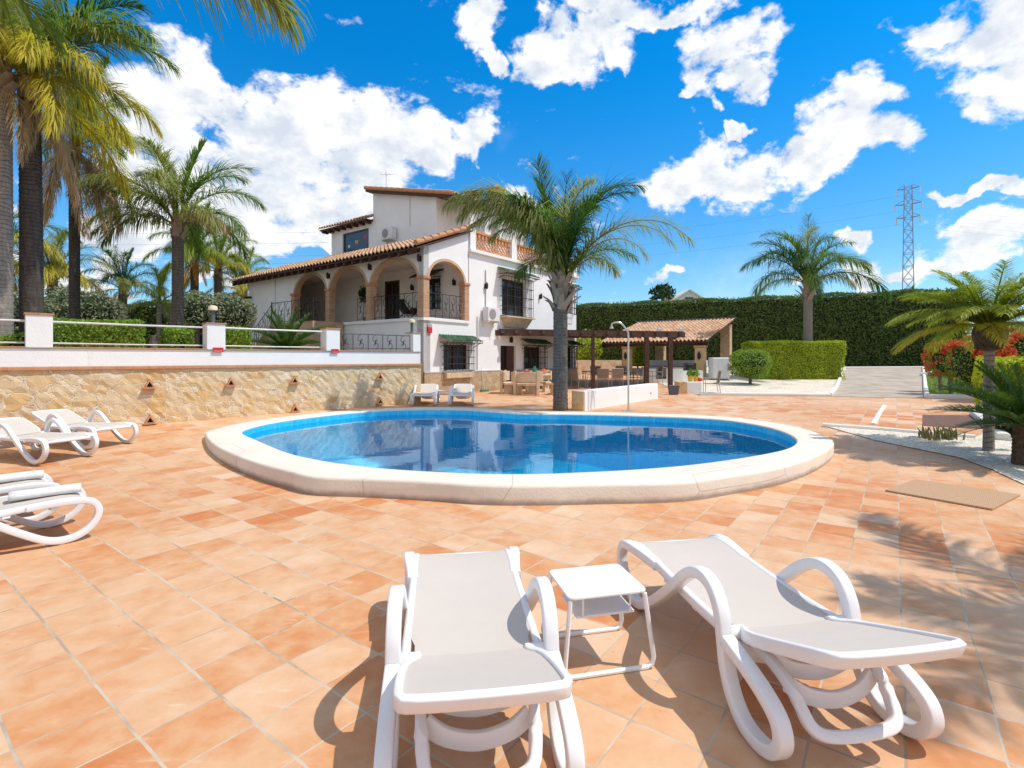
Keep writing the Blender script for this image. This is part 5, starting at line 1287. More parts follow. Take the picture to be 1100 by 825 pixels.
c2 = Vector((-5.58, 4.47, 0)) + Vector((.65, .76, 0)) * .88 + Vector((-.76, .65, 0)) * .02; towel('rolled white towel on the farther lounger at the left edge', (c2.x, c2.y, .358), a0 - .05)

# small white tables with a hanging shelf
def side_table(label, loc, rz, group):
    t = thing('side_table', label, 'side table', loc, rz, group); w, d, h = .43, .36, .40
    top = MB(); n = 5; poly = []
    for cx, cy, a0_ in ((w/2 - .035, d/2 - .035, 0), (-w/2 + .035, d/2 - .035, 90), (-w/2 + .035, -d/2 + .035, 180), (w/2 - .035, -d/2 + .035, 270)):
        poly += [(cx + .035 * math.cos(R(a0_ + 90 * k / n)), cy + .035 * math.sin(R(a0_ + 90 * k / n))) for k in range(n + 1)]
    top.prism(poly, h - .014, h); top.build('tabletop', 'white enamel', t, bevel=.004)
    for sg in (-1, 1):
        y = sg * (d / 2 - .016); yb = sg * (d / 2 + .012); hw, hb = w / 2 - .012, w / 2 + .03
        pts = [(-hw, y, h - .02), (-hb + .004, yb, .06), (-hb + .012, yb, .025), (-hb + .04, yb, .011), (hb - .04, yb, .011), (hb - .012, yb, .025), (hb - .004, yb, .06), (hw, y, h - .02)]
        MB().tube(pts, .0125, 8).build('leg_frame', 'white enamel', t, smooth=True)
    sh = MB()
    sh.ribbon(smooth_path([(-.13, y_, z_) for y_, z_ in ((-d/2 + .03, h - .02), (-d/2 + .035, h - .09), (-d/2 + .06, h - .125), (d/2 - .06, h - .105), (d/2 - .03, h - .06))], 4), .01, .012, (1, 0, 0))
    sh.ribbon(smooth_path([(.13, y_, z_) for y_, z_ in ((-d/2 + .03, h - .02), (-d/2 + .035, h - .09), (-d/2 + .06, h - .125), (d/2 - .06, h - .105), (d/2 - .03, h - .06))], 4), .01, .012, (1, 0, 0))
    sh.box((-.16, -d/2 + .05, h - .128), (.16, d/2 - .06, h - .116), Matrix.Rotation(.02, 4, 'X')); sh.build('shelf', 'white enamel', t, bevel=.003)
    return t
t1 = side_table('small white metal side table with under shelf between the two front loungers', (.455, 2.79, 0), R(13), 'small white side tables')
p = gp(478, 431); again(t1, (-2.1, 16.0, g(0, 16)), .05, 'low white side table between the two far loungers')

# ------------------------------------------------------------------ shower, mats and planters
sb = at(675, 442, 13.75); sb.z = g(sb.x, sb.y); sh = thing('outdoor_shower', 'slim metal pool shower with gooseneck head beside the white bench wall', 'shower', sb)
top = 2.36
MB().tube([(0, 0, 0), (0, 0, 1.2), (0, 0, top - .32)] + smooth_path([Vector((0, 0, top - .30)), Vector((-.04, 0, top - .2)), Vector((-.16, 0, top - .05)), Vector((-.24, 0, top)), Vector((-.36, 0, top)), Vector((-.43, 0, top - .03)), Vector((-.45, 0, top - .10))], 4), .024, 9).build('pipe', 'chrome', sh, smooth=True)
MB().lathe([(.02, 0), (.055, -.03), (.06, -.06)], 12, (-.45, 0, top - .10)).build('shower_head', 'chrome', sh, smooth=True)
MB().lathe([(.17, 0), (.17, .015), (.15, .02), (.03, .025), (.03, .06)], 16).build('drain_base', 'chrome', sh)
MB().tube([(0, -.02, 1.05), (0, -.08, 1.05)], .02, 8).build('tap', 'chrome', sh)
A_, B_ = gp(951, 528), gp(983.6, 516.5); C_, D_ = gp(1096, 533), gp(1066, 548.6)
rm = MB().add([tuple(p + Vector((0, 0, z))) for z in (.004, .022) for p in (A_, D_, C_, B_)], [(3, 2, 1, 0), (4, 5, 6, 7)] + [(i, (i + 1) % 4, 4 + (i + 1) % 4, 4 + i) for i in range(4)])
tag(rm.build('rubber_mat', 'drain mat'), 'brown perforated rubber mat lying on the tiles before the gravel bed', 'mat')
def bench_wall(label, p, L, th, h, end, group=None, name='planter_wall'):
    o = thing(name, label, 'planter', p, HRZ, group)
    MB().box((end, 0, -.1), (L, th, h)).build('wall', 'white plaster', o, bevel=.02)
    MB().box((-.0, -.006, -.1), (end - .003, th + .006, h + .004)).build('stone_end', 'sandstone block', o, bevel=.012)
    return o
pw = at(628, 442, 13.7); pw.z = .2
bw = bench_wall('long low white bench wall with sandstone end beside the pool palm', pw, 5.3, .36, .52, .02)
for ch in bw.children:
    if ch.name.startswith('stone_end'): ch.location.x = -.06; ch.scale = (3, 1, 1)
MB().box((0, 0, 0), (.04, .012, .05)).build('spout', 'black iron', bw).location = (4.6, -.014, .2)
p2 = gp(729, 423); bw2 = thing('planter_wall', 'short white raised planter with sandstone end carrying yellow pots', 'planter', p2)
wx = gp(754, 423).x - p2.x; mx = gp(738, 423).x - p2.x
MB().box((mx, 0, -.1), (wx, .55, .47)).build('wall', 'white plaster', bw2, bevel=.02); MB().box((0, .002, -.1), (mx - .003, .56, .475)).build('stone_end', 'sandstone block', bw2, bevel=.012)
for px, lab in ((741.5, 'yellow plant pot on the raised planter, left one of two'), (747.6, 'yellow plant pot on the raised planter, right one of two')):
    yp_ = thing('flower_pot', lab, 'flower pot', (at(px, 400, p2.y + .28).x, p2.y + .28, p2.z + .475), 0, 'yellow pots on the raised planter')
    MB().lathe([(.075, 0), (.10, .20), (.105, .21), (.095, .215), (.085, .17)], 14).build('pot', 'yellow pot', yp_, smooth=True)
    q = RNG.normal(0, 1, (70, 3)); q[:, 2] = np.abs(q[:, 2]); q /= np.linalg.norm(q, axis=1)[:, None]; V_, F_ = leaves(q * np.array([.16, .16, .28]) * RNG.uniform(.5, 1, (70, 1)) + np.array([0, 0, .24]), q, .15, .4); npmesh('foliage', V_, F_, 'box leaf', yp_)
rp = tag(MB().lathe([(.05, 0), (.09, .04), (.095, .10), (.07, .14), (.02, .15)], 12).build('round_pot', 'red glaze', smooth=True), 'small round red pot at the end of the raised planter', 'pot'); rp.location = (at(752, 400, p2.y + .25).x, p2.y + .25, p2.z + .475)
gpot = thing('square_pot', 'dark grey square plant pot standing before the raised planter', 'flower pot', gp(723.5, 424))
MB().add([(-.14, -.14, 0), (.14, -.14, 0), (.14, .14, 0), (-.14, .14, 0), (-.18, -.18, .36), (.18, -.18, .36), (.18, .18, .36), (-.18, .18, .36)], [(0, 3, 2, 1), (4, 5, 6, 7), (0, 1, 5, 4), (1, 2, 6, 5), (2, 3, 7, 6), (3, 0, 4, 7)]).build('pot', 'grey pot', gpot, bevel=.01)
MB().box((-.15, -.15, .35), (.15, .15, .364)).build('soil', 'garden soil', gpot)

# ------------------------------------------------------------------ pergola and barbecue pavilion
pg = thing('pergola', 'dark timber pergola with solid roof spanning from the villa to the barbecue', 'pergola', (0, 0, 0))
PA, PB, PC, PD = Vector((-.80, 22.45, 0)), Vector((8.25, 24.6, 0)), Vector((9.2, 28.2, 0)), Vector((3.45, 27.95, 0))
def bar(mb, a, b2, w, h):
    d = (b2 - a); l = d.length; d.normalize(); n = Vector((-d.y, d.x, 0)).normalized()
    return mb.box((0, -w / 2, 0), (l, w / 2, h), lambda x, y, z: tuple(a + d * x + n * y + Vector((0, 0, z))))
bar(MB(), PA + Vector((0, 0, 2.60)), PB + Vector((0, 0, 2.60)), .14, .24).build('beam', 'dark beam', pg)
bar(MB(), PB + Vector((-.3, .1, 2.62)), PC + Vector((-.3, 0, 2.62)), .14, .2).build('beam', 'dark beam', pg)
MB().prism([(p.x, p.y) for p in (PA + Vector((.05, .12, 0)), PB + Vector((0, .12, 0)), PC, PD)], 2.845, 2.90).build('roof_boards', 'dark beam', pg)
for k in range(15):
    a = PA.lerp(PB, (k + .5) / 15) + Vector((0, -.22, 2.70)); b2 = PD.lerp(PC, (k + .5) / 15) + Vector((-.06, -.05, 2.70))
    bar(MB(), a, b2, .07, .142).build('rafter', 'dark beam', pg)
for px in (637, 694.5, 720):
    f_ = ((px - 550) / F); t = (PA.x - f_ * PA.y) / (f_ * (PB.y - PA.y) - (PB.x - PA.x)); p = PA.lerp(PB, t)
    w_ = .075 if px < 650 else .10
    MB().box((p.x - w_, p.y - w_, g(p.x, p.y) - .02), (p.x + w_, p.y + w_, 2.61)).build('post', 'dark beam', pg, bevel=.012)
# pavilion, axes of the villa: corner of its roof at the front right
KC = Vector((11.0, 29.0, 0)); kz = .42
pv = thing('barbecue_pavilion', 'open barbecue pavilion with barrel tile shed roof on stone pillars', 'pavilion', KC, HRZ)    # local x = up the roof, local y = to the left
tile_roof('roof', (0, 0, 2.62), (0, 1, 0), 29, Vector((6.35, 0, 1.62)), 15, parent=pv, r=.066)
MB().add([(.03, .03, 2.50), (.03, 6.8, 2.50), (6.3, 6.8, 4.1), (6.3, .03, 4.1), (.03, .03, 2.58), (.03, 6.8, 2.58), (6.3, 6.8, 4.19), (6.3, .03, 4.19)], [(0, 1, 2, 3), (7, 6, 5, 4), (0, 4, 5, 1), (3, 2, 6, 7), (0, 3, 7, 4), (1, 5, 6, 2)]).build('roof_boarding', 'dark beam', pv)
MB().box((6.2, -.05, 4.22), (6.5, 6.9, 4.36)).build('ridge_board', 'green glazed tiles' if 0 else 'lamp post', pv)
for x, y, h, m_, s in ((.35, .45, 2.22, 'sandstone block', .26), (.35, 4.95, 2.22, 'sandstone block', .24), (5.9, .45, 3.85, 'pillar stone', .30), (5.9, 4.9, 3.85, 'pillar stone', .30)):
    pl_ = MB().box((x - s, y - s, .1), (x + s, y + s, h)).build('pillar', m_, pv, bevel=.02)
    if h < 3: MB().box((x - s - .05, y - s - .05, h), (x + s + .05, y + s + .05, h + .12)).build('capital', 'terracotta', pl_, bevel=.015)
MB().box((.28, -.0, 2.34), (.42, 6.8, 2.50)).build('beam', 'dark beam', pv); MB().box((5.83, 0, 3.85), (5.97, 6.8, 4.0)).build('beam', 'dark beam', pv)
for x, y in ((.35, .45), (.35, 4.95)):
    l = thing('wall_lamp', 'oval iron lantern on the ' + ('right' if y < 1 else 'left') + ' front pillar of the barbecue pavilion', 'lamp', Matrix.Translation(KC) @ Matrix.Rotation(HRZ, 4, 'Z') @ Vector((x - .27, y, 1.75)), HRZ, 'lanterns on the pavilion pillars')
    MB().lathe([(.02, -.22), (.09, -.1), (.10, .05), (.05, .18), (.01, .26)], 10, (-.04, 0, 0)).build('lantern', 'black iron', l)
def lm_(x, y, z): return Matrix.Translation(KC) @ Matrix.Rotation(HRZ, 4, 'Z') @ Vector((x, y, z))
co = thing('kitchen_counter', 'white plastered kitchen wall and worktop inside the barbecue pavilion', 'counter', lm_(3.6, 3.2, .5), HRZ)
MB().box((.5, -2.0, -.1), (.75, 1.8, .98)).build('back_wall', 'white plaster', co); MB().box((-.1, -2.0, -.1), (.495, 1.8, .55)).build('cupboard', 'white plaster', co); MB().box((-.14, -2.05, .55), (.498, 1.85, .60)).build('worktop', 'table slate', co)
bq = thing('barbecue', 'white plastered barbecue block with dark fire opening under the pergola end', 'barbecue', (7.9, 26.6, g(0, 26.6)))
MB().box((-.95, 0, -.05), (.95, .8, .20)).box((-.95, 0, .20), (-.45, .8, .74)).box((.1, 0, .20), (.95, .8, .74)).box((-.45, .6, .20), (.1, .8, .74)).build('block', 'white plaster', bq); MB().box((-1.0, -.05, .742), (1.0, .85, .80)).build('worktop', 'table slate', bq); MB().box((-.45, .05, .20), (.1, .59, .24)).build('hearth', 'black recess', bq)
fr_ = thing('fridge', 'white curved refrigerator standing right of the pavilion pillar', 'fridge', at(772, 400, 28.2)); fr_.location.z = g(0, 28.2)
MB().box((-.45, -.35, .04), (.45, .35, 1.22)).build('cabinet', 'unit white', fr_, bevel=.06); MB().box((-.44, -.375, .08), (.44, -.352, 1.18)).build('door', 'unit white', fr_, bevel=.01); MB().box((.34, -.41, .5), (.38, -.377, .9)).build('handle', 'steel', fr_); MB().box((-.45, -.3, .0), (.45, .3, .038)).build('plinth', 'black plastic', fr_)
ov = thing('oven', 'black box oven on the ledge behind the yellow pots', 'oven', at(741, 398, 27.6)); lo = g(0, 27.6)
MB().box((-.28, -.2, 0), (.28, .2, .40)).build('case', 'black plastic', ov, bevel=.015); MB().box((-.22, -.215, .06), (.16, -.202, .32)).build('door', 'window glass', ov); MB().box((-.2, -.25, .335), (.14, -.217, .35)).build('handle', 'steel', ov)
lg = tag(MB().box((-.6, -.3, -.1), (.6, .3, ov.location.z - lo - .002)).build('ledge', 'white plaster'), 'low white ledge that carries the black oven', 'ledge'); lg.location = (ov.location.x, ov.location.y, lo)
for k, (px, lab) in enumerate(((708.5, 'small grey floodlight on pavilion roof, left one'), (731.5, 'small grey floodlight on pavilion roof, right one'))):
    fl = thing('floodlight', lab, 'floodlight', at(px, 355.5, 29.6), .3, 'floodlights at the pavilion roof'); fl.location.z -= .12
    MB().box((-.14, -.06, .06), (.14, .06, .26)).build('housing', 'galvanised', fl, bevel=.02); MB().tube([(0, .04, .1), (0, .08, -.22)], .025, 6).build('bracket', 'galvanised', fl)
ls_ = at(618, 398, 31); rs_ = at(668, 398, 31.5)
lw = tag(MB().box((0, 0, -.2), ((rs_ - ls_).length, .35, .92)).build('low_wall', 'ochre rubble'), 'low rubble wall closing the terrace left of the pavilion pillar', 'wall'); lw.location = (ls_.x, ls_.y, g(0, 31) - .0); lw.rotation_euler.z = math.atan2(rs_.y - ls_.y, rs_.x - ls_.x)
for px, py, Y, rad, lab in ((628, 374, 33, 1.15, 'bright yellow green shrub between villa corner and pergola post'), (685, 381, 37, .75, 'bright green shrub seen through the pavilion')):
    p = at(px, py, Y); ball('shrub', lab, (p.x, p.y, g(0, Y)), rad, p.z - g(0, Y), 'privet leaf', 1800, .15, 'bright core', stems=3, trunk_r=.03)

# ------------------------------------------------------------------ dining furniture under the pergola
def dining_chair(label, loc, rz, group):
    t = thing('dining_chair', label, 'chair', loc, rz, group)          # faces local +y
    lf = MB()
    for sx in (-.27, .27):
        lf.tube([(sx, .25, 0), (sx, .25, .64), (sx, .22, .66), (sx, -.24, .64)], .013, 6); lf.tube([(sx, -.30, 0), (sx, -.24, .44), (sx, -.25, .64), (sx, -.32, .92)], .013, 6)
    lf.tube([(-.27, -.32, .92), (.27, -.32, .92)], .013, 6).tube([(-.27, .24, .43), (.27, .24, .43)], .012, 6).tube([(-.27, -.24, .42), (.27, -.24, .42)], .012, 6)
    lf.build('frame', 'chair frame', t, smooth=True)
    MB().box((-.25, -.23, .425), (.25, .24, .44)).build('seat', 'taupe mesh', t); MB().add([(-.25, -.248, .47), (.25, -.248, .47), (.25, -.322, .90), (-.25, -.322, .90), (-.25, -.256, .47), (.25, -.256, .47), (.25, -.33, .90), (-.25, -.33, .90)], [(0, 1, 2, 3), (7, 6, 5, 4), (0, 4, 5, 1), (1, 5, 6, 2), (2, 6, 7, 3), (3, 7, 4, 0)]).build('backrest', 'taupe mesh', t)
    return t
def dtable(label, loc, L, D, m_='table slate'):
    t = thing('dining_table', label, 'table', loc)
    MB().box((-L / 2, -D / 2, .70), (L / 2, D / 2, .74)).build('tabletop', m_, t, bevel=.008)
    for sx in (-1, 1):
        for sy in (-1, 1): x, y = sx * (L / 2 - .06), sy * (D / 2 - .06); MB().box((x - .025, y - .025, 0), (x + .025, y + .025, .699)).build('leg', 'chair frame', t)
    return t
gy = lambda y: g(0, y)
GC = 'metal dining chairs under the pergola'
ch0 = dining_chair('brown mesh dining chair at the left head of the long table, beside the palm', (at(622.5, 400, 23.6).x, 23.6, gy(23.6)), R(-60), GC)
dtable('long dark dining table standing under the pergola behind the bench wall', (at(655, 400, 24.9).x, 24.9, gy(24.9)), 2.6, .95)
for px, Y, rz, lab in ((646.5, 24.1, 0, 'brown mesh dining chair with its back to the pool, just right of the pergola post'), (661.5, 24.15, .08, 'brown mesh dining chair with its back to the pool, next to the shower pole'), (683, 24.9, R(80), 'brown mesh dining chair turned sideways at the right head of the long table'), (641, 25.8, R(180), 'brown mesh dining chair on the far side of the long table, nearest the villa'), (668, 25.8, R(176), 'brown mesh dining chair on the far side of the long table, by the shower head'), (703.5, 25.6, R(100), 'brown mesh dining chair standing beside the barbecue block')):
    again(ch0, (at(px, 400, Y).x, Y, gy(Y)), rz, lab)
cs = gp(763, 424); again(ch0, (cs.x, cs.y - .1, cs.z), R(78), 'lone mesh dining chair in the sun right of the raised planter', 'chairs on the open terrace')
# cream stone table with curved stone benches
st_c = at(573, 410, 20.6); st_c.z = .2
stt = thing('stone_table', 'round cream stone table with thick pedestal before the garden door', 'table', st_c)
MB().lathe([(.30, 0), (.26, .08), (.16, .2), (.16, .55), (.3, .68), (.66, .70), (.70, .73), (.70, .78), (.66, .79)], 28).build('table_body', 'cream stone', stt, smooth=True, angle=40)
def bench(label, a):
    d = Vector((math.cos(a), math.sin(a), 0)); t = thing('stone_bench', label, 'bench', st_c + d * 1.02, a - math.pi / 2, 'stone benches around the round table')
    arc = lambda r, k: (r * math.sin(k), r * math.cos(k) - 1.02)
    ks = [-.52 + 1.04 * i / 10 for i in range(11)]
    def seg(r0, r1, z0, z1, name):
        mb = MB(); V = []
        for k in ks:
            for r, z in ((r0, z0), (r1, z0), (r1, z1), (r0, z1)): V.append((*arc(r, k), z))
        mb.add(V, [(i * 4 + j, i * 4 + (j + 1) % 4, (i + 1) * 4 + (j + 1) % 4, (i + 1) * 4 + j) for i in range(10) for j in range(4)] + [(3, 2, 1, 0), (40, 41, 42, 43)]); mb.build(name, 'cream stone', t, bevel=.01)
    seg(.86, 1.24, .36, .44, 'seat'); seg(1.20, 1.28, .5, .88, 'backrest')
    for k in (-.36, .36):
        x, y = arc(1.05, k); x2, y2 = arc(1.26, k)
        MB().box((-.07, -.16, 0), (.07, .16, .358), Matrix.Translation((x, y, 0)) @ Matrix.Rotation(-k, 4, 'Z')).box((-.055, -.05, 0), (.055, .035, .92), Matrix.Translation((x2 + .02 * math.sin(k), y2 + .05, 0)) @ Matrix.Rotation(-k, 4, 'Z')).build('leg', 'cream stone', t, bevel=.01)
for a, lab in ((-105, 'curved stone bench with its back to the pool, in front of the round stone table'), (172, 'curved stone bench at the door side of the round stone table'), (-20, 'curved stone bench at the palm side of the round stone table'), (80, 'curved stone bench against the villa side of the round stone table')):
    bench(lab, R(a))
for dx, dy, lab, m_, pr in ((-.28, .05, 'red bowl on the round stone table', 'red glaze', [(.05, 0), (.12, .06), (.16, .12), (.15, .125), (.11, .05)]), (.05, .1, 'green glazed jug on the round stone table', 'green glaze', [(.06, 0), (.09, .08), (.08, .18), (.05, .26), (.06, .30)]), (.42, .0, 'bowl heaped with orange fruit on the round stone table', 'cream stone', [(.06, 0), (.15, .06), (.18, .10), (.17, .10), (.12, .05)])):
    o = tag(MB().lathe(pr, 16).build('jug' if 'jug' in lab else 'bowl', m_, smooth=True), lab, 'jug' if 'jug' in lab else 'bowl'); o.location = st_c + Vector((dx, dy, .79))
fb_ = MB()
for fx, fy, fz in ((0, 0, .16), (.08, .02, .11), (-.07, .05, .11), (.02, -.08, .11), (-.05, -.06, .11), (.03, .09, .11)): fb_.lathe([(.003, -.05), (.036, -.035), (.05, 0), (.036, .035), (.003, .05)], 10, (fx, fy, fz))
fb_.build('fruit', 'orange fruit', o, smooth=True)

# ------------------------------------------------------------------ far things
py_ = thing('pylon', 'grey lattice electricity pylon rising beyond the hedge', 'pylon', (77.1, 100, 0), -.656); mb = MB()
zs = [0, 3, 6, 9, 12, 14.5, 17, 19.5, 22, 24.3, 26.6, 28.8, 31, 33, 35]; wd = lambda z: 1.10 - .52 * z / 36
for i, (z0, z1) in enumerate(zip(zs[:-1], zs[1:])):
    c0 = [(sx * wd(z0), sy * wd(z0), z0) for sx, sy in ((-1, -1), (1, -1), (1, 1), (-1, 1))]; c1 = [(sx * wd(z1), sy * wd(z1), z1) for sx, sy in ((-1, -1), (1, -1), (1, 1), (-1, 1))]
    for k in range(4):
        mb.tube([c0[k], c1[k]], .075, 5); mb.tube([c0[k], c1[(k + 1) % 4]], .04, 4); mb.tube([c0[(k + 1) % 4], c1[k]], .055, 4); mb.tube([c1[k], c1[(k + 1) % 4]], .055, 4)
mb.build('lattice', 'pylon steel', py_)
ARMS = [(34.6, 1.75), (31.6, 2.1), (29.0, 1.85)]
for z, w_ in ARMS:
    a = MB()
    for sg in (-1, 1):
        a.tube([(sg * .5, -.4, z), (sg * w_, 0, z + .1)], .07, 4).tube([(sg * .5, .4, z), (sg * w_, 0, z + .1)], .07, 4).tube([(sg * .5, 0, z + .9), (sg * w_, 0, z + .1)], .06, 4)
    am_ = a.build('cross_arm', 'pylon steel', py_)
    for sg in (-1, 1): MB().tube([(sg * w_, 0, z + .05), (sg * w_, 0, z - 1.1)], .12, 6).build('insulator', 'porcelain', am_)
k = 0
for z, w_ in ARMS:
    for sg in (-1, 1):
        k += 1; a = Vector((77.1 + sg * w_ * .792, 100 - sg * w_ * .61, z - 1.1)); b2 = a + Vector((120, -14, -3.0)); c2 = a + Vector((-140, 70, 6))
        for e, nm in ((b2, 'right'), (c2, 'left')):
            pts = [a.lerp(e, i / 16) - Vector((0, 0, 4.2 * 4 * (i / 16) * (1 - i / 16))) for i in range(17)]
            tag(MB().tube(pts, .008, 4).build('power_cable', 'cable'), 'thin power line strung from the pylon arms across the ' + nm + ' sky', 'power line', 'power lines of the pylon, ' + nm + ' side')
for y0, y1, lab in ((241, 246, 'uppermost thin power line crossing behind the left palms'), (254, 257, 'second power line from the top behind the left palms'), (271, 270, 'third power line from the top behind the left palms'), (281, 277, 'fourth power line from the top behind the left palms'), (298, 292, 'lowest thin power line crossing behind the left palms')):
    a, b2 = at(-260, y0, 45), at(470, y1, 45); pts = [a.lerp(b2, i / 20) - Vector((0, 0, .6 * 4 * (i / 20) * (1 - i / 20))) for i in range(21)]
    tag(MB().tube(pts, .008, 4).build('power_cable', 'cable'), lab, 'power line', 'power lines behind the left palms')
# gabled house beyond the hedge
fh = thing('house', 'white gabled house far beyond the hedge, only its top showing', 'house', (26.2, 76, 0)); w_ = 3.3; ez, az = 9.65, 11.85
MB().add([(-w_, 0, 0), (w_, 0, 0), (w_, 0, ez), (0, 0, az - .12), (-w_, 0, ez), (-w_, 9, 0), (w_, 9, 0), (w_, 9, ez), (0, 9, az - .12), (-w_, 9, ez)], [(0, 1, 2, 3, 4), (9, 8, 7, 6, 5), (0, 5, 6, 1), (1, 6, 7, 2), (4, 9, 5, 0)]).build('wall', 'far wall', fh)
for sg in (-1, 1): MB().add([(0, -.35, az), (sg * (w_ + .4), -.35, ez - .12), (sg * (w_ + .4), 9.3, ez - .12), (0, 9.3, az), (0, -.35, az - .2), (sg * (w_ + .4), -.35, ez - .32), (sg * (w_ + .4), 9.3, ez - .32), (0, 9.3, az - .2)], [(0, 1, 2, 3), (7, 6, 5, 4), (0, 4, 5, 1), (1, 5, 6, 2), (2, 6, 7, 3)]).build('roof', 'far wall', fh)
for x, w2, z0, z1 in ((-1.65, .45, 8.6, 10.2), (.0, .62, 8.2, 10.65), (1.6, .45, 8.6, 10.4)): wf = MB().box((x - w2, -.05, z0), (x + w2, -.003, z1)).build('window', 'lamp post', fh); MB().box((x - w2 + .1, -.07, z0 + .1), (x + w2 - .1, -.053, z1 - .1)).build('pane', 'window glass', wf)
MB().box((-3.1, 2, 9.6), (-2.5, 2.6, 12.6)).build('chimney', 'far wall', fh)
nr = thing('house', 'neighbour house with brown tile roof showing behind the olive bushes at left', 'house', at(90, 385, 34)); nr.location.z = 1.5
MB().box((-6, .6, 0), (.8, 6, 3.7)).build('wall', 'far wall', nr); tile_roof('roof', (-6.5, 0, 3.75), (1, 0, 0), 34, Vector((0, 3, .75)), 6, parent=nr)
wbld = thing('house', 'plain white building behind the red flowering bush at the right edge', 'house', (at(1077, 380, 25).x, 25, 0), R(-43.7))
MB().box((0, 0, 0), (9, 6, 3.25)).build('wall', 'white plaster', wbld); MB().box((-.08, -.08, 3.25), (9.1, 6.1, 3.4)).build('coping', 'render grey', wbld)
nl = gp(1014, 405); bn = thing('garden_bundle', 'dark bundle with a pale end lying at the lawn corner of the driveway', 'bundle', nl + Vector((0, 0, .02)), R(-40))
MB().tube(smooth_path([(-.5, 0, .2), (-.3, .02, .26), (.2, 0, .24), (.9, -.04, .16), (1.2, -.06, .1)], 4), [.12] * 4 + [.22] * 4 + [.24] * 4 + [.2] * 4 + [.08], 9).build('cloth', 'black plastic', bn, smooth=True); MB().tube(smooth_path([(-1.1, .02, .1), (-.8, 0, .14), (-.52, 0, .2)], 4), [.08] + [.13] * 7 + [.1], 9).build('pale_end', 'unit white', bn, smooth=True)

# ------------------------------------------------------------------ camera, sun, sky
cam = bpy.data.cameras.new('camera'); co_ = bpy.data.objects.new('camera', cam); COL.objects.link(co_)
co_.location = (0, 0, EYE); co_.rotation_euler = (R(90), 0, 0); cam.sensor_width = 36; cam.lens = 36 * F / 1100; cam.shift_y = -(412.5 - HZ) / 1100; cam.clip_end = 6000; cam.clip_start = .05
S.camera = co_
ELEV, SAZ = 58.5, 96.0         # compass style: 90 = from +X, a touch towards the viewer
sl_ = bpy.data.lights.new('sun', 'SUN'); sl_.energy = 3.6; sl_.angle = R(.53); sl_.color = (1, .925, .82)
so = bpy.data.objects.new('sun', sl_); COL.objects.link(so); so.location = (30, 0, 40)
sd = Vector((math.sin(R(SAZ)) * math.cos(R(ELEV)), math.cos(R(SAZ)) * math.cos(R(ELEV)), math.sin(R(ELEV))))
so.rotation_euler = (-sd).to_track_quat('-Z', 'Y').to_euler()
W = bpy.data.worlds.new('World'); S.world = W; W.use_nodes = True; t = NT(W.node_tree)
sky = t.n('ShaderNodeTexSky', sky_type='NISHITA', sun_disc=False, sun_elevation=R(ELEV), sun_rotation=R(SAZ), altitude=50, air_density=1., dust_density=.35, ozone_density=3.2)
dirv = t.n('ShaderNodeTexCoord').outputs['Generated']
zz = t.n('ShaderNodeSeparateXYZ', {0: dirv}).outputs[2]
skyc = t.n('ShaderNodeHueSaturation', {'Saturation': SKY_SAT, 'Value': SKY_VAL, 'Hue': SKY_HUE, 'Color': sky.outputs[0]}).outputs[0]
skyc = t.mix(1.0, skyc, t.mix(t.sstep(zz, .03, .52), (.78, .96, 1.02), (.02, .98, 1.29)), 'MULTIPLY')
CL = [(205,92,38,42),(165,120,50,45),(250,120,40,34),(300,140,70,42),(385,125,62,38),(415,140,62,42),(455,158,36,34),(300,195,120,62),(200,180,70,60),(390,195,80,40),(240,230,110,45),(150,190,45,45),(350,225,70,36),(130,255,50,26),
      (510,152,30,27),(508,172,16,14),(521,22,24,24),(528,55,12,22),(537,72,12,12),(600,62,48,26),(640,48,42,28),(585,30,30,20),(660,10,75,20),(720,8,60,16),(655,60,28,16),
      (785,45,44,42),(800,25,36,30),(760,75,34,30),(745,95,24,12),(765,110,12,14),(800,75,30,24),(935,112,40,30),(910,140,62,36),(890,170,40,22),(955,145,40,24),(860,168,22,14),(770,190,70,30),(735,200,46,20),(805,185,36,22),(835,172,14,14),(785,142,10,8),(800,135,10,7),
      (1060,40,80,52),(1000,32,38,24),(1085,85,60,50),(1055,100,36,32),(1045,118,24,16),(1035,210,46,10),(1075,208,40,8),(1060,262,62,20),(1040,275,50,16),(1025,290,40,10),(715,298,24,7),
      (915,258,16,9),(925,283,34,11),(945,295,30,10),(990,295,30,11),(985,297,20,12),(580,215,30,18),(555,205,20,10),(865,303,22,9),(60,290,50,14),(130,275,50,18),(255,262,40,14),(240,292,60,12),(100,300,40,10),(430,250,60,14),(345,262,50,12),(-60,200,90,60),(1200,250,80,40),(1250,60,90,70)]
wrp = lambda v, sc, amp, d: t.vm('ADD', v, t.vm('MULTIPLY', t.vm('SUBTRACT', t.noise(v, sc, d, .55, out=1), (.5, .5, .5)).outputs[0], (amp, amp, amp)).outputs[0]).outputs[0]
dwarp = wrp(wrp(dirv, 7, .09, 2), 19, .075, 4)
dens = None
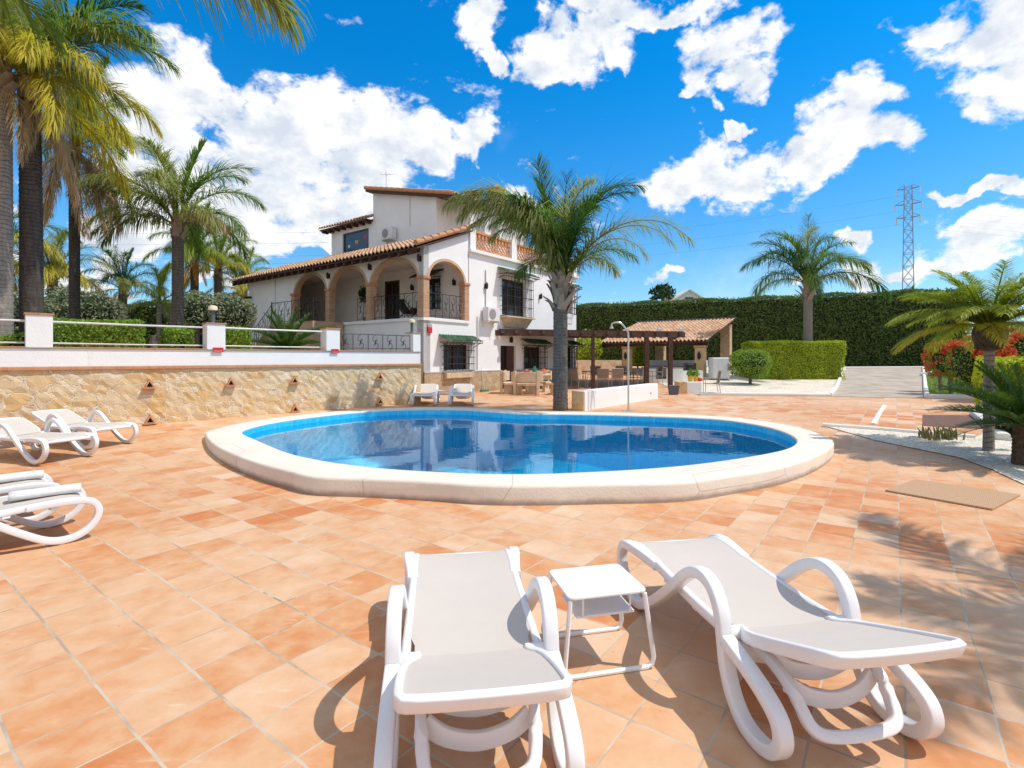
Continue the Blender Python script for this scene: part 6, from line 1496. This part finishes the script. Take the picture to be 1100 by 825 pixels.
for x, y, rx, ry in CL:
    u, v = (x - 550) / F, (HZ - y) / F; L_ = math.sqrt(1 + u * u + v * v); d = Vector((u, 1, v)) / L_; az_ = math.atan2(-u, 1)
    sx_, sz_ = 1.55 * rx / F / (1 + u * u) / math.sqrt(1 + v * v / (1 + u * u)), 1.55 * ry / F / math.sqrt(1 + u * u) / (1 + v * v / (1 + u * u))
    mp = t.n('ShaderNodeMapping', {'Vector': dwarp, 'Location': tuple(d), 'Rotation': (0, 0, az_), 'Scale': (sx_, max(sx_, sz_), sz_)}, vector_type='TEXTURE')
    gr = t.n('ShaderNodeTexGradient', {'Vector': mp}, gradient_type='SPHERICAL').outputs['Fac']
    dens = gr if dens is None else t.m('SMOOTH_MAX', dens, gr, .12)
wv = t.vm('ADD', dirv, t.vm('SCALE', t.vm('SUBTRACT', t.noise(dirv, 9, 3, .5, out=1), (.5, .5, .5)).outputs[0]).outputs[0])
wv.inputs[1].links[0].from_node.inputs['Scale'].default_value = .03
wv = t.n('ShaderNodeMapping', {'Vector': wv, 'Scale': (1, 1, 1.5)}).outputs[0]
n1 = t.m('ADD', t.m('MULTIPLY', t.noise(wv, 7.5, 5, .55), .5), t.m('MULTIPLY', t.noise(wv, 22, 8, .62), .5))
wv2 = t.vm('ADD', wv, (.035, 0, .04))
n2 = t.m('ADD', t.m('MULTIPLY', t.noise(wv2, 7.5, 5, .55), .5), t.m('MULTIPLY', t.noise(wv2, 22, 3, .6), .5))
dn = t.m('ADD', t.m('MINIMUM', dens, .72), t.m('MULTIPLY', t.m('SUBTRACT', n1, .5), 2.3))
al_ = t.sstep(dn, .27, .58)
thin = t.m('MULTIPLY', t.sstep(t.m('SUBTRACT', t.noise(dirv, 3.5, 6, .6), t.m('MULTIPLY', zz, .5)), .47, .70), .22)      # faint veil near the horizon
body = t.sstep(t.m('ADD', t.m('MULTIPLY', t.m('SUBTRACT', n1, n2), 3.2), t.m('SUBTRACT', .86, t.m('MULTIPLY', dens, .62))), -.15, .95)
cc_ = t.mix(body, tuple(CLOUD * k for k in (.64, .70, .79)), tuple(CLOUD * k for k in (1.0, 1.0, 1.0)))
rear = t.m('MAXIMUM', t.sstep(t.n('ShaderNodeSeparateXYZ', {0: dirv}).outputs[1], .12, -.25), t.sstep(zz, .72, .86))     # unseen broken cumulus, added behind and overhead to lift and whiten ambient fill
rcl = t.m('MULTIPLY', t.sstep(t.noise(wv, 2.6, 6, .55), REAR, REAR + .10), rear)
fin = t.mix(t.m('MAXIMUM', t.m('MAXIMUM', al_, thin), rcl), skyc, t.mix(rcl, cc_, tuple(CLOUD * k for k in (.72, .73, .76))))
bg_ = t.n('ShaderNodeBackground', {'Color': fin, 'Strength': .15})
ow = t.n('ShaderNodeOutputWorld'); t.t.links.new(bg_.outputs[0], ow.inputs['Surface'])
S.view_settings.view_transform = 'Standard'; S.view_settings.look = 'None'; S.view_settings.gamma = 1; S.view_settings.exposure = EXPO; S.view_settings.use_curve_mapping = False
S.render.engine = 'CYCLES'; S.cycles.max_bounces = 7; S.cycles.diffuse_bounces = 4; S.cycles.glossy_bounces = 4; S.cycles.transparent_max_bounces = 12; S.cycles.transmission_bounces = 4
S.cycles.use_denoising = True; S.cycles.sample_clamp_indirect = 8; S.cycles.caustics_reflective = False; S.cycles.caustics_refractive = False
